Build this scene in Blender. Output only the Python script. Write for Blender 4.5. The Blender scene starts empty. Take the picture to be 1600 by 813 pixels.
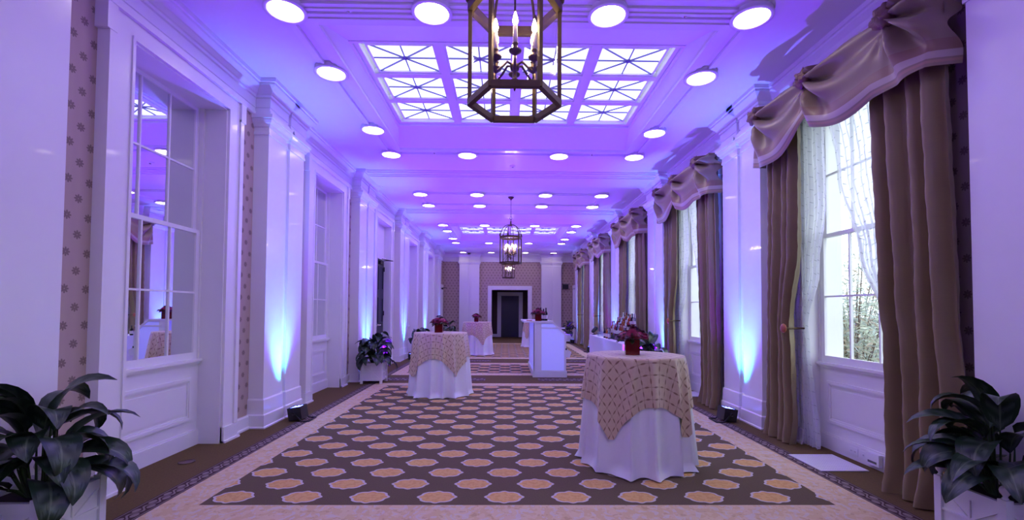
import bpy, math, random
from mathutils import Matrix, Vector
PI = math.pi
random.seed(7)
scene = bpy.context.scene
COL = scene.collection

# ------------------------------------------------------------------ camera
F, HC, PS, TH, RO, PCY = 711.0, 1.45, .0142, .0307, .006, 463.0
cam_d = bpy.data.cameras.new('camera')
cam = bpy.data.objects.new('camera', cam_d)
COL.objects.link(cam)
M = Matrix.Rotation(-PS, 3, 'Z') @ Matrix.Rotation(TH, 3, 'X') @ Matrix.Rotation(-RO, 3, 'Y')
R3 = Matrix((M.col[0], M.col[2], -M.col[1])).transposed()
cam.matrix_world = Matrix.Translation((0, 0, HC)) @ R3.to_4x4()
cam_d.sensor_width = 36
cam_d.lens = F / 1600 * 36
cam_d.shift_y = (PCY - 406.5) / 1600
cam_d.clip_start = .05
scene.camera = cam

# ------------------------------------------------------------------ world, exposure
scene.view_settings.view_transform = 'Standard'
scene.view_settings.look = 'None'
scene.view_settings.gamma = 1
scene.view_settings.use_curve_mapping = False
scene.view_settings.exposure = 0.03
world = bpy.data.worlds.new('overcast_sky')
scene.world = world
world.use_nodes = True
bg = world.node_tree.nodes['Background']
bg.inputs[0].default_value = (.80, .91, 1, 1)
bg.inputs[1].default_value = 3.8

# light levels
SKYLIGHT = 1.4
DOWNLIGHT = 17.0
UP_WIDE = 900.0
UP_NARROW = 460.0
CANDLE = 140.0

# ------------------------------------------------------------------ node helpers
class S:
    """a socket (or number) with arithmetic, building Math nodes"""
    def __init__(s, nt, v): s.nt, s.v = nt, v
    def op(s, o, b=None, c=None):
        n = s.nt.nodes.new('ShaderNodeMath'); n.operation = o
        for i, x in enumerate((s, b, c)):
            if x is None: continue
            x = x.v if isinstance(x, S) else x
            if isinstance(x, (int, float)): n.inputs[i].default_value = x
            else: s.nt.links.new(x, n.inputs[i])
        return S(s.nt, n.outputs[0])
    def __add__(s, b): return s.op('ADD', b)
    def __sub__(s, b): return s.op('SUBTRACT', b)
    def __mul__(s, b): return s.op('MULTIPLY', b)
    def __truediv__(s, b): return s.op('DIVIDE', b)
    def __lt__(s, b): return s.op('LESS_THAN', b)
    def __gt__(s, b): return s.op('GREATER_THAN', b)
    def floor(s): return s.op('FLOOR')
    def fract(s): return s.op('FRACT')
    def abs(s): return s.op('ABSOLUTE')
    def sin(s): return s.op('SINE')
    def cos(s): return s.op('COSINE')
    def sqrt(s): return s.op('SQRT')
    def min(s, b): return s.op('MINIMUM', b)
    def max(s, b): return s.op('MAXIMUM', b)
    def mod2(s): return s.op('FLOORED_MODULO', 2.0)
    def atan2(s, b): return s.op('ARCTAN2', b)

MATS = {}
def new_mat(name):
    m = bpy.data.materials.new(name); m.use_nodes = True
    nt = m.node_tree
    return m, nt, nt.nodes['Principled BSDF']

def link(nt, a, b): nt.links.new(a.v if isinstance(a, S) else a, b)

def mixc(nt, fac, a, b):
    n = nt.nodes.new('ShaderNodeMix'); n.data_type = 'RGBA'
    for sock, x in ((n.inputs[0], fac), (n.inputs[6], a), (n.inputs[7], b)):
        if isinstance(x, S): nt.links.new(x.v, sock)
        elif isinstance(x, (int, float)): sock.default_value = x
        elif isinstance(x, tuple): sock.default_value = (*x, 1)
        else: nt.links.new(x, sock)
    return n.outputs[2]

def coords(nt, uv=False):
    t = nt.nodes.new('ShaderNodeTexCoord'); s = nt.nodes.new('ShaderNodeSeparateXYZ')
    src = t.outputs['UV' if uv else 'Object']
    nt.links.new(src, s.inputs[0])
    return src, S(nt, s.outputs[0]), S(nt, s.outputs[1]), S(nt, s.outputs[2])

def noise(nt, vec, scale, detail=3):
    n = nt.nodes.new('ShaderNodeTexNoise'); n.inputs['Scale'].default_value = scale; n.inputs['Detail'].default_value = detail
    nt.links.new(vec, n.inputs['Vector'])
    return S(nt, n.outputs[0])

def bump(nt, p, h, strength=.2, dist=.01):
    b = nt.nodes.new('ShaderNodeBump'); b.inputs['Strength'].default_value = strength; b.inputs['Distance'].default_value = dist
    link(nt, h, b.inputs['Height']); nt.links.new(b.outputs[0], p.inputs['Normal'])

def plain(name, col, rough=.5, metal=0, var=.06, scale=8, spec=.5, bmp=0, coat=0):
    """a plain procedural material with a little noise in its colour"""
    if name in MATS: return MATS[name]
    m, nt, p = new_mat(name)
    v, x, y, z = coords(nt)
    n = noise(nt, v, scale)
    a = tuple(c * (1 - var) for c in col); b = tuple(min(1, c * (1 + var)) for c in col)
    link(nt, mixc(nt, n, a, b), p.inputs['Base Color'])
    p.inputs['Roughness'].default_value = rough; p.inputs['Metallic'].default_value = metal
    p.inputs['Specular IOR Level'].default_value = spec
    if coat: p.inputs['Coat Weight'].default_value = coat
    if bmp: bump(nt, p, noise(nt, v, scale * 12), bmp)
    MATS[name] = m
    return m

def emit(name, col, strength):
    m, nt, p = new_mat(name)
    p.inputs['Base Color'].default_value = (*col, 1)
    p.inputs['Emission Color'].default_value = (*col, 1)
    p.inputs['Emission Strength'].default_value = strength
    MATS[name] = m
    return m

def clear_glass(name, tint=(1, 1, 1), refl=.12):
    m, nt, p = new_mat(name)
    out = nt.nodes['Material Output']
    t = nt.nodes.new('ShaderNodeBsdfTransparent'); t.inputs[0].default_value = (*tint, 1)
    g = nt.nodes.new('ShaderNodeBsdfGlossy'); g.inputs['Roughness'].default_value = .01
    fr = nt.nodes.new('ShaderNodeLayerWeight'); fr.inputs[0].default_value = .5
    mx = nt.nodes.new('ShaderNodeMixShader')
    f = S(nt, fr.outputs[1]).op('POWER', 5.0) * .8 + refl * .3 + .02
    link(nt, f, mx.inputs[0]); nt.links.new(t.outputs[0], mx.inputs[1]); nt.links.new(g.outputs[0], mx.inputs[2])
    nt.links.new(mx.outputs[0], out.inputs[0])
    return m

# ---- materials
WHITE = plain('white_paint', (.80, .79, .80), .28, var=.02, coat=.15)
CEIL = plain('ceiling_paint', (.76, .75, .77), .45, var=.02)
BROWN = plain('brown_carpet', (.135, .092, .038), .95, var=.25, scale=60, spec=.1, bmp=.3)
BRASS = plain('aged_brass', (.095, .062, .032), .38, .75, .25, 20)
BLACK = plain('black_plastic', (.012, .012, .014), .4)
DARKDOOR = plain('navy_door_paint', (.010, .014, .036), .4)
DARKWALL = plain('dark_vestibule_wall', (.05, .022, .028), .7)
CHROME = plain('satin_chrome', (.7, .7, .72), .25, 1)
WHITECLOTH = plain('white_linen', (.80, .80, .82), .8, var=.03, scale=30, spec=.2, bmp=.05)
SOIL = plain('potting_soil', (.03, .02, .015), .95, var=.4, scale=40)
GREENSTEM = plain('green_stem', (.05, .10, .035), .5)
WOODRED = plain('holdback_wood', (.35, .10, .04), .35)
WHITEPLASTIC = plain('white_plastic', (.78, .78, .80), .35, var=.02)
GREYPLASTIC = plain('grey_slot', (.12, .12, .14), .5)
CANDLEWAX = plain('ivory_candle', (.75, .66, .50), .5)
GLASS = clear_glass('window_glass', (.97, .99, 1))
LANTGLASS = clear_glass('lantern_glass', (.96, .95, .97), .1)
BULB = emit('candle_bulb', (1, .78, .5), CANDLE)
DIFFUSER = emit('downlight_diffuser', (1, .86, .74), DOWNLIGHT)
SKYPANE = emit('skylight_pane', (.86, .95, 1), SKYLIGHT)
LED = emit('uplight_lens', (.12, .16, 1), 9)
BARPANEL = None

def mirror_mat():
    m, nt, p = new_mat('mirror_pane')
    p.inputs['Base Color'].default_value = (.80, .82, .84, 1)
    p.inputs['Metallic'].default_value = 1; p.inputs['Roughness'].default_value = .012
    return m
MIRROR = mirror_mat()

def wallpaper(name, axis):
    m, nt, p = new_mat(name)
    v, x, y, z = coords(nt)
    a = x if axis == 'x' else y
    W, Hh = .165, .132
    col = (a / (W / 2)).floor()
    u = (a / (W / 2) - col - .5) * (W / 2)
    zz = z / (Hh * 2) + col.mod2() * .5
    w = (zz - zz.floor() - .5) * (Hh * 2)
    r = (u * u + w * w).sqrt()
    th = w.atan2(u)
    pet = (th * 4.0).cos().abs() * .016 + .018
    flower = (r < pet) * (r > .0035)
    n = noise(nt, v, 300, 2)
    basec = mixc(nt, n, (.42, .31, .27), (.50, .38, .33))
    stripe = ((a * (2 * PI / (W / 2))).cos() * .5 + .5) * .12
    basec = mixc(nt, stripe, basec, (.36, .26, .22))
    link(nt, mixc(nt, flower * .85, basec, (.17, .115, .10)), p.inputs['Base Color'])
    p.inputs['Roughness'].default_value = .6
    return m
PAPER_Y = wallpaper('floral_wallpaper', 'y')
PAPER_X = wallpaper('floral_wallpaper_end', 'x')

def carpet_field():
    m, nt, p = new_mat('medallion_carpet')
    v, x, y, z = coords(nt)
    PX, PY = .52, .265
    row = (y / PY).floor()
    dy = (y / PY - row - .5) * PY
    xx = (x / PX) + row.mod2() * .5
    dx = (xx - xx.floor() - .5) * PX
    a, b = dx / .150, dy / .125
    th = b.atan2(a)
    r = (a * a + b * b).sqrt()
    edge = (th * 2.0).cos() * .05 + (th * 8.0).cos() * .045 + (th * 12.0).cos() * .02 + .93
    inner = r < (edge - .13)
    outer = r < edge
    n = noise(nt, v, 90, 4); n2 = noise(nt, v, 26, 3); n3 = noise(nt, v, 3.0, 2)
    gold = mixc(nt, (n2 > .52) * .55, (.66, .41, .155), (.55, .31, .10))
    brown = mixc(nt, n, (.105, .078, .044), (.16, .12, .072))
    brown = mixc(nt, n3 * .4, brown, (.13, .10, .06))
    c = mixc(nt, outer, brown, (.56, .50, .47))
    c = mixc(nt, inner, c, gold)
    link(nt, c, p.inputs['Base Color'])
    p.inputs['Roughness'].default_value = .95; p.inputs['Specular IOR Level'].default_value = .1
    bump(nt, p, n, .3)
    return m
FIELD = carpet_field()

def carpet_floral():
    m, nt, p = new_mat('cream_floral_carpet')
    v, x, y, z = coords(nt)
    n1 = noise(nt, v, 11, 4); n2 = noise(nt, v, 17, 2); n3 = noise(nt, v, 120, 2)
    w = nt.nodes.new('ShaderNodeTexWave'); w.inputs['Scale'].default_value = 3; w.inputs['Distortion'].default_value = 22
    w.inputs['Detail'].default_value = 2; nt.links.new(v, w.inputs[0])
    wv = S(nt, w.outputs[1])
    c = mixc(nt, (n1 > .5) * .5, (.68, .53, .32), (.60, .42, .20))
    c = mixc(nt, (wv > .62) * (n2 > .5) * .6, c, (.62, .57, .52))
    c = mixc(nt, (n2 < .36) * .5, c, (.44, .29, .15))
    c = mixc(nt, n3 * .2, c, (.4, .3, .2))
    link(nt, c, p.inputs['Base Color'])
    p.inputs['Roughness'].default_value = .95; p.inputs['Specular IOR Level'].default_value = .1
    bump(nt, p, n3, .3)
    return m
FLORAL = carpet_floral()

def carpet_dark(name, axis, offs):
    """narrow dark border with a running leaf motif between thin pale lines"""
    m, nt, p = new_mat(name)
    v, x, y, z = coords(nt)
    a, b = (y, x) if axis == 'y' else (x, y)
    b = b - offs[0]                       # 0..width across the band
    Wd = offs[1]
    s = a / .075
    k = s.floor(); u = (s - k - .5)
    w = b / Wd - .5
    curve = (a * (2 * PI / .15)).sin() * .16
    stem = ((w - curve).abs()) < .055
    leafr = ((u * u) * 2.6 + ((w - (k.mod2() - .5) * .30) * (w - (k.mod2() - .5) * .30)) * 26.0)
    leaf = leafr < .55
    line = ((w.abs() - .40).abs()) < .025
    n = noise(nt, v, 100, 3)
    pat = stem.max(leaf * (w.abs() < .36)).max(line)
    c = mixc(nt, n, (.055, .032, .032), (.085, .052, .05))
    c = mixc(nt, pat * .62, c, (.36, .29, .27))
    link(nt, c, p.inputs['Base Color'])
    p.inputs['Roughness'].default_value = .95; p.inputs['Specular IOR Level'].default_value = .1
    return m

def drape_mat():
    m, nt, p = new_mat('taupe_silk')
    v, x, y, z = coords(nt)
    n = noise(nt, v, 5, 3)
    w = nt.nodes.new('ShaderNodeTexNoise'); mp = nt.nodes.new('ShaderNodeMapping')
    mp.inputs['Scale'].default_value = (8, 8, 220); nt.links.new(v, mp.inputs[0]); nt.links.new(mp.outputs[0], w.inputs['Vector'])
    w.inputs['Scale'].default_value = 1
    slub = S(nt, w.outputs[0])
    c = mixc(nt, n, (.205, .150, .070), (.265, .195, .095))
    c = mixc(nt, (slub - .4) * .5, c, (.16, .115, .08))
    link(nt, c, p.inputs['Base Color'])
    p.inputs['Roughness'].default_value = .42; p.inputs['Sheen Weight'].default_value = .2
    bump(nt, p, slub, .08)
    return m
DRAPE = drape_mat()

def valance_mat():
    m, nt, p = new_mat('striped_taupe_silk')
    v, x, y, z = coords(nt, True)         # uv: x along, y = height above the hem in metres
    n = noise(nt, v, 6, 3)
    c = mixc(nt, n, (.20, .148, .095), (.26, .19, .125))
    c = mixc(nt, (y < .20) * (y > .115), c, (.22, .125, .08))
    c = mixc(nt, (y < .115) * (y > .06), c, (.40, .33, .28))
    c = mixc(nt, (y < .045) * (y > .025), c, (.33, .20, .13))
    link(nt, c, p.inputs['Base Color'])
    p.inputs['Roughness'].default_value = .4; p.inputs['Sheen Weight'].default_value = .2
    return m
VALANCE = valance_mat()
ROSETTE = plain('taupe_silk_rosette', (.19, .105, .085), .42, var=.2, scale=30)

def sheer_mat():
    m, nt, p = new_mat('leaf_sprig_voile')
    out = nt.nodes['Material Output']
    v, x, y, z = coords(nt, True)         # uv in metres
    cx, cy = x / .055, y / .07
    ry = cy.floor(); cx = cx + ry.mod2() * .5
    rx = cx.floor()
    u, w = (cx - rx - .5) * .055, (cy - ry - .5) * .07
    sg = (rx + ry).mod2() * 2.0 - 1.0
    a = u * .75 + w * sg * .65; b = u * sg * .65 - w * .75
    dash = ((a / .013) * (a / .013) + (b / .0032) * (b / .0032)) < 1.0
    t = nt.nodes.new('ShaderNodeBsdfTransparent')
    tl = nt.nodes.new('ShaderNodeBsdfTranslucent'); d = nt.nodes.new('ShaderNodeBsdfDiffuse')
    c = mixc(nt, dash * .7, (.88, .90, .93), (.26, .27, .31))
    nt.links.new(c, tl.inputs[0]); nt.links.new(c, d.inputs[0])
    m1 = nt.nodes.new('ShaderNodeMixShader'); m1.inputs[0].default_value = .3
    nt.links.new(tl.outputs[0], m1.inputs[1]); nt.links.new(d.outputs[0], m1.inputs[2])
    m2 = nt.nodes.new('ShaderNodeMixShader')
    link(nt, dash * .2 + .80, m2.inputs[0])
    nt.links.new(t.outputs[0], m2.inputs[1]); nt.links.new(m1.outputs[0], m2.inputs[2])
    nt.links.new(m2.outputs[0], out.inputs[0])
    return m
SHEER = sheer_mat()

def overlay_mat():
    m, nt, p = new_mat('gold_lattice_overlay')
    v, x, y, z = coords(nt, True)
    G = .105
    fx, fy = (x / G), (y / G)
    ux, uy = (fx - fx.floor() - .5), (fy - fy.floor() - .5)
    l1, l2 = ux.abs() < .03, uy.abs() < .03
    lines = l1.max(l2)
    d1 = ((ux / .078) * (ux / .078) + ((uy.abs() - .5) / .24) * ((uy.abs() - .5) / .24)) < 1.0
    d2 = ((uy / .078) * (uy / .078) + ((ux.abs() - .5) / .24) * ((ux.abs() - .5) / .24)) < 1.0
    dash = d1.max(d2)
    n = noise(nt, v, 40, 2)
    c = mixc(nt, n, (.56, .42, .27), (.66, .51, .34))
    c = mixc(nt, lines * .6, c, (.30, .19, .10))
    c = mixc(nt, dash * .8, c, (.20, .10, .05))
    link(nt, c, p.inputs['Base Color'])
    p.inputs['Roughness'].default_value = .5; p.inputs['Sheen Weight'].default_value = .3
    return m
OVERLAY = overlay_mat()

def leaf_mat():
    m, nt, p = new_mat('glossy_dark_leaf')
    v, x, y, z = coords(nt, True)         # x 0..1 along, y -1..1 across
    n = noise(nt, v, 5, 2)
    rib = (y.abs() < .06)
    vein = ((x * 30.0 - y.abs() * 5.0).sin() * .5 + .5) * (y.abs() < .72) * (n > .40)
    c = mixc(nt, vein * .55, (.012, .032, .014), (.085, .12, .085))
    c = mixc(nt, rib * .7, c, (.12, .16, .10))
    link(nt, c, p.inputs['Base Color'])
    p.inputs['Roughness'].default_value = .32
    return m
LEAF = leaf_mat()

# ------------------------------------------------------------------ mesh builder
class MB:
    def __init__(s): s.v, s.f, s.m, s.sm, s.uv = [], [], [], [], []
    def add(s, vs, fs, mi=0, smooth=False, uvs=None):
        o = len(s.v); s.v += [tuple(p) for p in vs]
        s.uv += (list(uvs) if uvs else [(0, 0)] * len(vs))
        for f in fs: s.f.append([i + o for i in f]); s.m.append(mi); s.sm.append(smooth)
        return s
    def box(s, x0, x1, y0, y1, z0, z1, mi=0):
        if x0 > x1: x0, x1 = x1, x0
        if y0 > y1: y0, y1 = y1, y0
        if z0 > z1: z0, z1 = z1, z0
        vs = [(x, y, z) for z in (z0, z1) for y in (y0, y1) for x in (x0, x1)]
        return s.add(vs, [(0, 2, 3, 1), (4, 5, 7, 6), (0, 1, 5, 4), (2, 6, 7, 3), (0, 4, 6, 2), (1, 3, 7, 5)], mi)
    def obox(s, c, ax, ay, az, mi=0):
        """box at centre c with half-axis vectors"""
        c, ax, ay, az = Vector(c), Vector(ax), Vector(ay), Vector(az)
        vs = [c + ax * i + ay * j + az * k for k in (-1, 1) for j in (-1, 1) for i in (-1, 1)]
        return s.add(vs, [(0, 2, 3, 1), (4, 5, 7, 6), (0, 1, 5, 4), (2, 6, 7, 3), (0, 4, 6, 2), (1, 3, 7, 5)], mi)
    def bar(s, a, b, w, h, up=(0, 0, 1), mi=0):
        a, b, up = Vector(a), Vector(b), Vector(up)
        d = (b - a); l = d.length; d = d / l
        side = d.cross(up)
        if side.length < 1e-4: side = Vector((1, 0, 0))
        side.normalize(); u2 = side.cross(d)
        return s.obox((a + b) / 2, d * l / 2, side * w / 2, u2 * h / 2, mi)
    def lathe(s, prof, c=(0, 0, 0), n=20, mi=0, smooth=True, cap=True):
        vs, fs = [], []
        for r, z in prof:
            for k in range(n):
                t = 2 * PI * k / n
                vs.append((c[0] + r * math.cos(t), c[1] + r * math.sin(t), c[2] + z))
        for i in range(len(prof) - 1):
            for k in range(n):
                a, b = i * n + k, i * n + (k + 1) % n
                fs.append((a, b, b + n, a + n))
        if cap:
            fs.append(tuple(reversed(range(n)))); e = (len(prof) - 1) * n
            fs.append(tuple(range(e, e + n)))
        return s.add(vs, fs, mi, smooth)
    def tube(s, pts, r, n=8, mi=0):
        pts = [Vector(p) for p in pts]; rs = r if isinstance(r, (list, tuple)) else [r] * len(pts)
        vs, fs = [], []
        ref = Vector((0, 0, 1))
        for i, p in enumerate(pts):
            d = (pts[min(i + 1, len(pts) - 1)] - pts[max(i - 1, 0)]).normalized()
            a = d.cross(ref)
            if a.length < .05: a = d.cross(Vector((1, 0, 0)))
            a.normalize(); b = d.cross(a)
            for k in range(n):
                t = 2 * PI * k / n
                vs.append(p + (a * math.cos(t) + b * math.sin(t)) * rs[i])
        for i in range(len(pts) - 1):
            for k in range(n):
                q, w = i * n + k, i * n + (k + 1) % n
                fs.append((q, w, w + n, q + n))
        fs.append(tuple(range(n))); e = (len(pts) - 1) * n
        fs.append(tuple(reversed(range(e, e + n))))
        return s.add(vs, fs, mi, True)
    def grid(s, rows, uvs=None, mi=0, closed=False, smooth=True):
        nr, nc = len(rows), len(rows[0])
        vs = [p for r in rows for p in r]
        us = [p for r in uvs for p in r] if uvs else None
        fs = []
        for i in range(nr - 1):
            for j in range(nc if closed else nc - 1):
                a, b = i * nc + j, i * nc + (j + 1) % nc
                fs.append((a, b, b + nc, a + nc))
        return s.add(vs, fs, mi, smooth, us)
    def sweep(s, path, prof, mi=0):
        """profile [(offset to the right of travel, z)] swept along a plan polyline with mitred corners"""
        n = len(path); P = [Vector((p[0], p[1])) for p in path]
        ns = []
        for i in range(n - 1):
            d = (P[i + 1] - P[i]).normalized(); ns.append(Vector((d.y, -d.x)))
        rows = []
        for o, z in prof:
            row = []
            for i in range(n):
                if i == 0: q = ns[0]
                elif i == n - 1: q = ns[-1]
                else:
                    q = ns[i - 1] + ns[i]; q = q / (1 + ns[i - 1].dot(ns[i]))
                p = P[i] + q * o
                row.append((p.x, p.y, z))
            rows.append(row)
        return s.grid(rows, mi=mi, smooth=False)
    def build(s, name, mats, parent=None, uv=False, loc=None):
        me = bpy.data.meshes.new(name)
        me.from_pydata(s.v, [], s.f)
        for m in (mats if isinstance(mats, (list, tuple)) else [mats]): me.materials.append(m)
        me.polygons.foreach_set('material_index', s.m)
        me.polygons.foreach_set('use_smooth', s.sm)
        if uv:
            L = me.uv_layers.new(name='UVMap')
            li = [0] * len(me.loops); me.loops.foreach_get('vertex_index', li)
            L.data.foreach_set('uv', [c for i in li for c in s.uv[i]])
        me.update()
        o = bpy.data.objects.new(name, me); COL.objects.link(o)
        if parent: o.parent = parent
        if loc: o.location = loc
        return o

def tag(o, label=None, cat=None, group=None, kind=None):
    for k, v in (('label', label), ('category', cat), ('group', group), ('kind', kind)):
        if v: o[k] = v
    return o
def thing(name, label, cat, loc=(0, 0, 0), rz=0, group=None, kind=None):
    o = bpy.data.objects.new(name, None); COL.objects.link(o)
    o.location = loc; o.rotation_euler.z = rz; o.empty_display_size = .1
    return tag(o, label, cat, group, kind)
def copy_tree(o, parent=None):
    c = o.copy(); COL.objects.link(c)
    if parent: c.parent = parent
    for ch in list(o.children): copy_tree(ch, c)
    return c
def inst(src, name, parent, mtx):
    """another object sharing src's mesh"""
    o = bpy.data.objects.new(name, src); COL.objects.link(o); o.parent = parent; o.matrix_local = mtx
    return o

# ------------------------------------------------------------------ room layout
X0 = .12
WL, WR, YF, YB, ZC = -3.12, 3.36, 22.6, -8.0, 4.25
PIL = [2.56 + 3.54 * k for k in range(6)]           # pilaster centres along the hall
WIN = [4.34 + 3.54 * k for k in range(5)]           # window centres
PIL_B, WIN_B, SKY_B = [-4.52, -.98], [.79, -2.75], -4.52   # hall behind the camera, its windows and skylight added for front light
PW, PD = .98, .18                                   # pilaster width, projection
TOPW = 3.64
def fL(s, d): return (WL + d, s)
def fR(s, d): return (WR - d, -s)
def fF(s, d): return (s, YF - d)
def fbox(mb, fr, s0, s1, d0, d1, z0, z1, mi=0):
    a, b = fr(s0, d0), fr(s1, d1)
    return mb.box(a[0], b[0], a[1], b[1], z0, z1, mi)

# ---- floor: one slab, carpet zones as face materials
DK_L = carpet_dark('leaf_border_carpet_left', 'y', (-2.68, .15))
DK_R = carpet_dark('leaf_border_carpet_right', 'y', (2.79, .15))
DK_1 = carpet_dark('leaf_border_carpet_cross', 'x', (9.35, .42))
DK_2 = carpet_dark('leaf_border_carpet_cross_far', 'x', (12.85, .42))
xs = [-5.0, -2.68, -2.53, -2.25, -.41, .69, 2.49, 2.79, 2.94, 3.9]
ys = [-8.3, 3.14, 3.43, 8.75, 9.05, 9.35, 9.77, 10.15, 10.5, 12.2, 12.5, 12.85, 13.27, 13.6, 13.95, 19.6, 19.95, 25.2]
YZ = ['brown', 'beige', 'field', 'beige', 'brown', 'dk1', 'brown', 'beige', 'field', 'beige', 'brown', 'dk2', 'brown', 'beige', 'field', 'beige', 'brown']
fm = [BROWN, FLORAL, FIELD, DK_L, DK_R, DK_1, DK_2]
mb = MB()
nx = len(xs)
for j in range(len(ys) - 1):
    for i in range(nx - 1):
        xm = (xs[i] + xs[i + 1]) / 2; zn = YZ[j]; mi = 0
        if 3.14 <= ys[j] < 19.95 or zn in ('field',):
            if -2.68 < xm < -2.53: mi = 3
            elif 2.79 < xm < 2.94: mi = 4
            elif -2.53 < xm < 2.79:
                if zn == 'field': mi = 2 if -2.25 < xm < 2.49 else 1
                elif zn == 'beige': mi = 1
                elif zn == 'dk1': mi = 5 if not (-.41 < xm < .69) else 0
                elif zn == 'dk2': mi = 6 if not (-.41 < xm < .69) else 0
        mb.add([(xs[i], ys[j], 0), (xs[i + 1], ys[j], 0), (xs[i + 1], ys[j + 1], 0), (xs[i], ys[j + 1], 0)], [(0, 1, 2, 3)], mi)
mb.add([(xs[0], ys[0], -.1), (xs[-1], ys[0], -.1), (xs[-1], ys[-1], -.1), (xs[0], ys[-1], -.1)], [(3, 2, 1, 0)], 0)
for a, b in (((xs[0], ys[0]), (xs[-1], ys[0])), ((xs[-1], ys[0]), (xs[-1], ys[-1])), ((xs[-1], ys[-1]), (xs[0], ys[-1])), ((xs[0], ys[-1]), (xs[0], ys[0]))):
    mb.add([(*a, -.1), (*b, -.1), (*b, 0), (*a, 0)], [(0, 1, 2, 3)], 0)
tag(mb.build('floor', fm), 'brown hall carpet with rows of gold medallions and cream floral borders', 'floor', kind='structure')

# ---- walls
HW = .64                                            # half width of an opening
DOOR_L = (21.72, .42)                               # small side door at the end of either long wall
def long_wall(name, fr, sgn, label):
    mb = MB()
    cuts = sorted([(sgn * c - HW, sgn * c + HW) for c in WIN + (WIN_B if sgn < 0 else [])])
    lo, hi = sorted((sgn * YB, sgn * YF))
    p = lo
    for a, b in cuts:
        fbox(mb, fr, p, a, 0, -.32, 0, ZC); fbox(mb, fr, a, b, 0, -.32, TOPW, ZC); p = b
    fbox(mb, fr, p, hi, 0, -.32, 0, ZC)
    return tag(mb.build(name, PAPER_Y), label, 'wall', kind='structure')
long_wall('wall_left', fL, 1, 'long wall with floral wallpaper between tall mirrored windows')
long_wall('wall_right', fR, -1, 'long wall with floral wallpaper between curtained windows')
# end wall with the vestibule opening
VX0, VX1, VZ = -.69, 1.11, 2.45
mb = MB()
mb.box(-3.5, VX0, YF, YF + .3, 0, ZC); mb.box(VX1, 3.7, YF, YF + .3, 0, ZC); mb.box(VX0, VX1, YF, YF + .3, VZ, ZC)
tag(mb.build('wall_back', PAPER_X), 'end wall in tan floral wallpaper around the dark doorway', 'wall', kind='structure')
mb = MB().box(-3.5, 3.7, YB - .2, YB, 0, ZC)
tag(mb.build('wall_front', WHITE), 'plain wall at the entrance end of the hall', 'wall', kind='structure')
# vestibule behind the end wall
mb = MB()
VY = 24.6
mb.box(VX0 - .12, VX0, YF + .3, VY, 0, 2.7); mb.box(VX1, VX1 + .12, YF + .3, VY, 0, 2.7)
mb.box(VX0 - .12, VX1 + .12, YF + .3, VY, 2.6, 2.75); mb.box(VX0 - .12, VX1 + .12, VY, VY + .1, 0, 2.75)
tag(mb.build('wall_vestibule', DARKWALL), 'dark plum walls of the small vestibule around the navy door', 'wall', kind='structure')

# ---- pilasters
TRIM = [0]
def trim_name():
    TRIM[0] += 1
    return 'trim_%d' % TRIM[0]
def pil_path(fr, s0, depth=PD, w=PW):
    a, b = s0 + .43, s0 + .55
    return [fr(s0, 0), fr(s0, depth), fr(a, depth), fr(a, depth - .035), fr(b, depth - .035), fr(b, depth), fr(s0 + w, depth), fr(s0 + w, 0)]
def pilaster(fr, s0, label):
    t = thing(trim_name(), label, 'pilaster', kind='structure')
    p = pil_path(fr, s0)
    MB().sweep(p, [(.045, 0), (.045, .015), (.032, .025), (.032, .155), (.024, .165), (.02, .17)]).build('plinth', WHITE, t)
    MB().sweep(p, [(.02, .17), (.016, .335), (.008, .35), (0, .352)]).build('base_block', WHITE, t)
    MB().sweep(p, [(0, .35), (0, 3.62)]).build('shaft', WHITE, t)
    MB().sweep(p, [(0, 3.60), (.012, 3.60), (.012, 3.63), (.006, 3.635), (.006, 3.69), (.022, 3.70), (.03, 3.73), (.045, 3.74), (.06, 3.77), (.06, 3.785), (.075, 3.79), (.075, 3.835), (0, 3.845)]).build('capital', WHITE, t)
    return t
PL_L = ['beside the potted plant by the first mirrored window', 'between the first two mirrored windows, behind the lone uplight', 'behind the white planter next to the navy double door',
        'past the navy double door on the mirror side', 'between the last two mirrored windows', 'just before the end wall on the mirror side']
PL_R = ['behind the planter next to the first curtained window', 'between the first two curtained windows behind a floor uplight', 'between the second curtain and the bottle table',
        'just past the bottle table', 'between the last two curtained windows', 'just before the end wall on the curtain side']
for k, c in enumerate(PIL):
    pilaster(fL, c - PW / 2, 'white double pilaster ' + PL_L[k])
    pilaster(fR, -c - PW / 2, 'white double pilaster ' + PL_R[k])
for c, w in zip(PIL_B, ('deep in the entrance end', 'at the entrance end')):
    pilaster(fL, c - PW / 2, 'white double pilaster on the mirror side ' + w)
    pilaster(fR, -c - PW / 2, 'white double pilaster on the curtain side ' + w)
FPIL = [-2.28, 1.77]
pilaster(fF, FPIL[0], 'white double pilaster on the end wall nearer the mirror side')
pilaster(fF, FPIL[1], 'white double pilaster on the end wall nearer the curtain side')

# ---- cornice all round
path = [fL(YB, 0)]
for c in PIL_B + PIL: path += pil_path(fL, c - PW / 2)
path += [(WL, YF)]
for s0 in FPIL: path += pil_path(fF, s0)
path += [(WR, YF)]
for c in reversed(PIL_B + PIL): path += pil_path(fR, -c - PW / 2)
path += [fR(-YB, 0)]
CORN = [(0, 3.835), (.02, 3.84), (.03, 3.85), (.03, 3.885), (.012, 3.895), (.012, 3.93), (.02, 3.935), (.02, 4.045), (.035, 4.055), (.035, 4.085), (.05, 4.095), (.075, 4.13), (.105, 4.16), (.12, 4.175), (.12, 4.20), (.14, 4.205), (.14, 4.252)]
tag(MB().sweep(path, CORN).build(trim_name(), WHITE), 'white crown cornice breaking forward over every pilaster', 'cornice', kind='structure')

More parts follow.
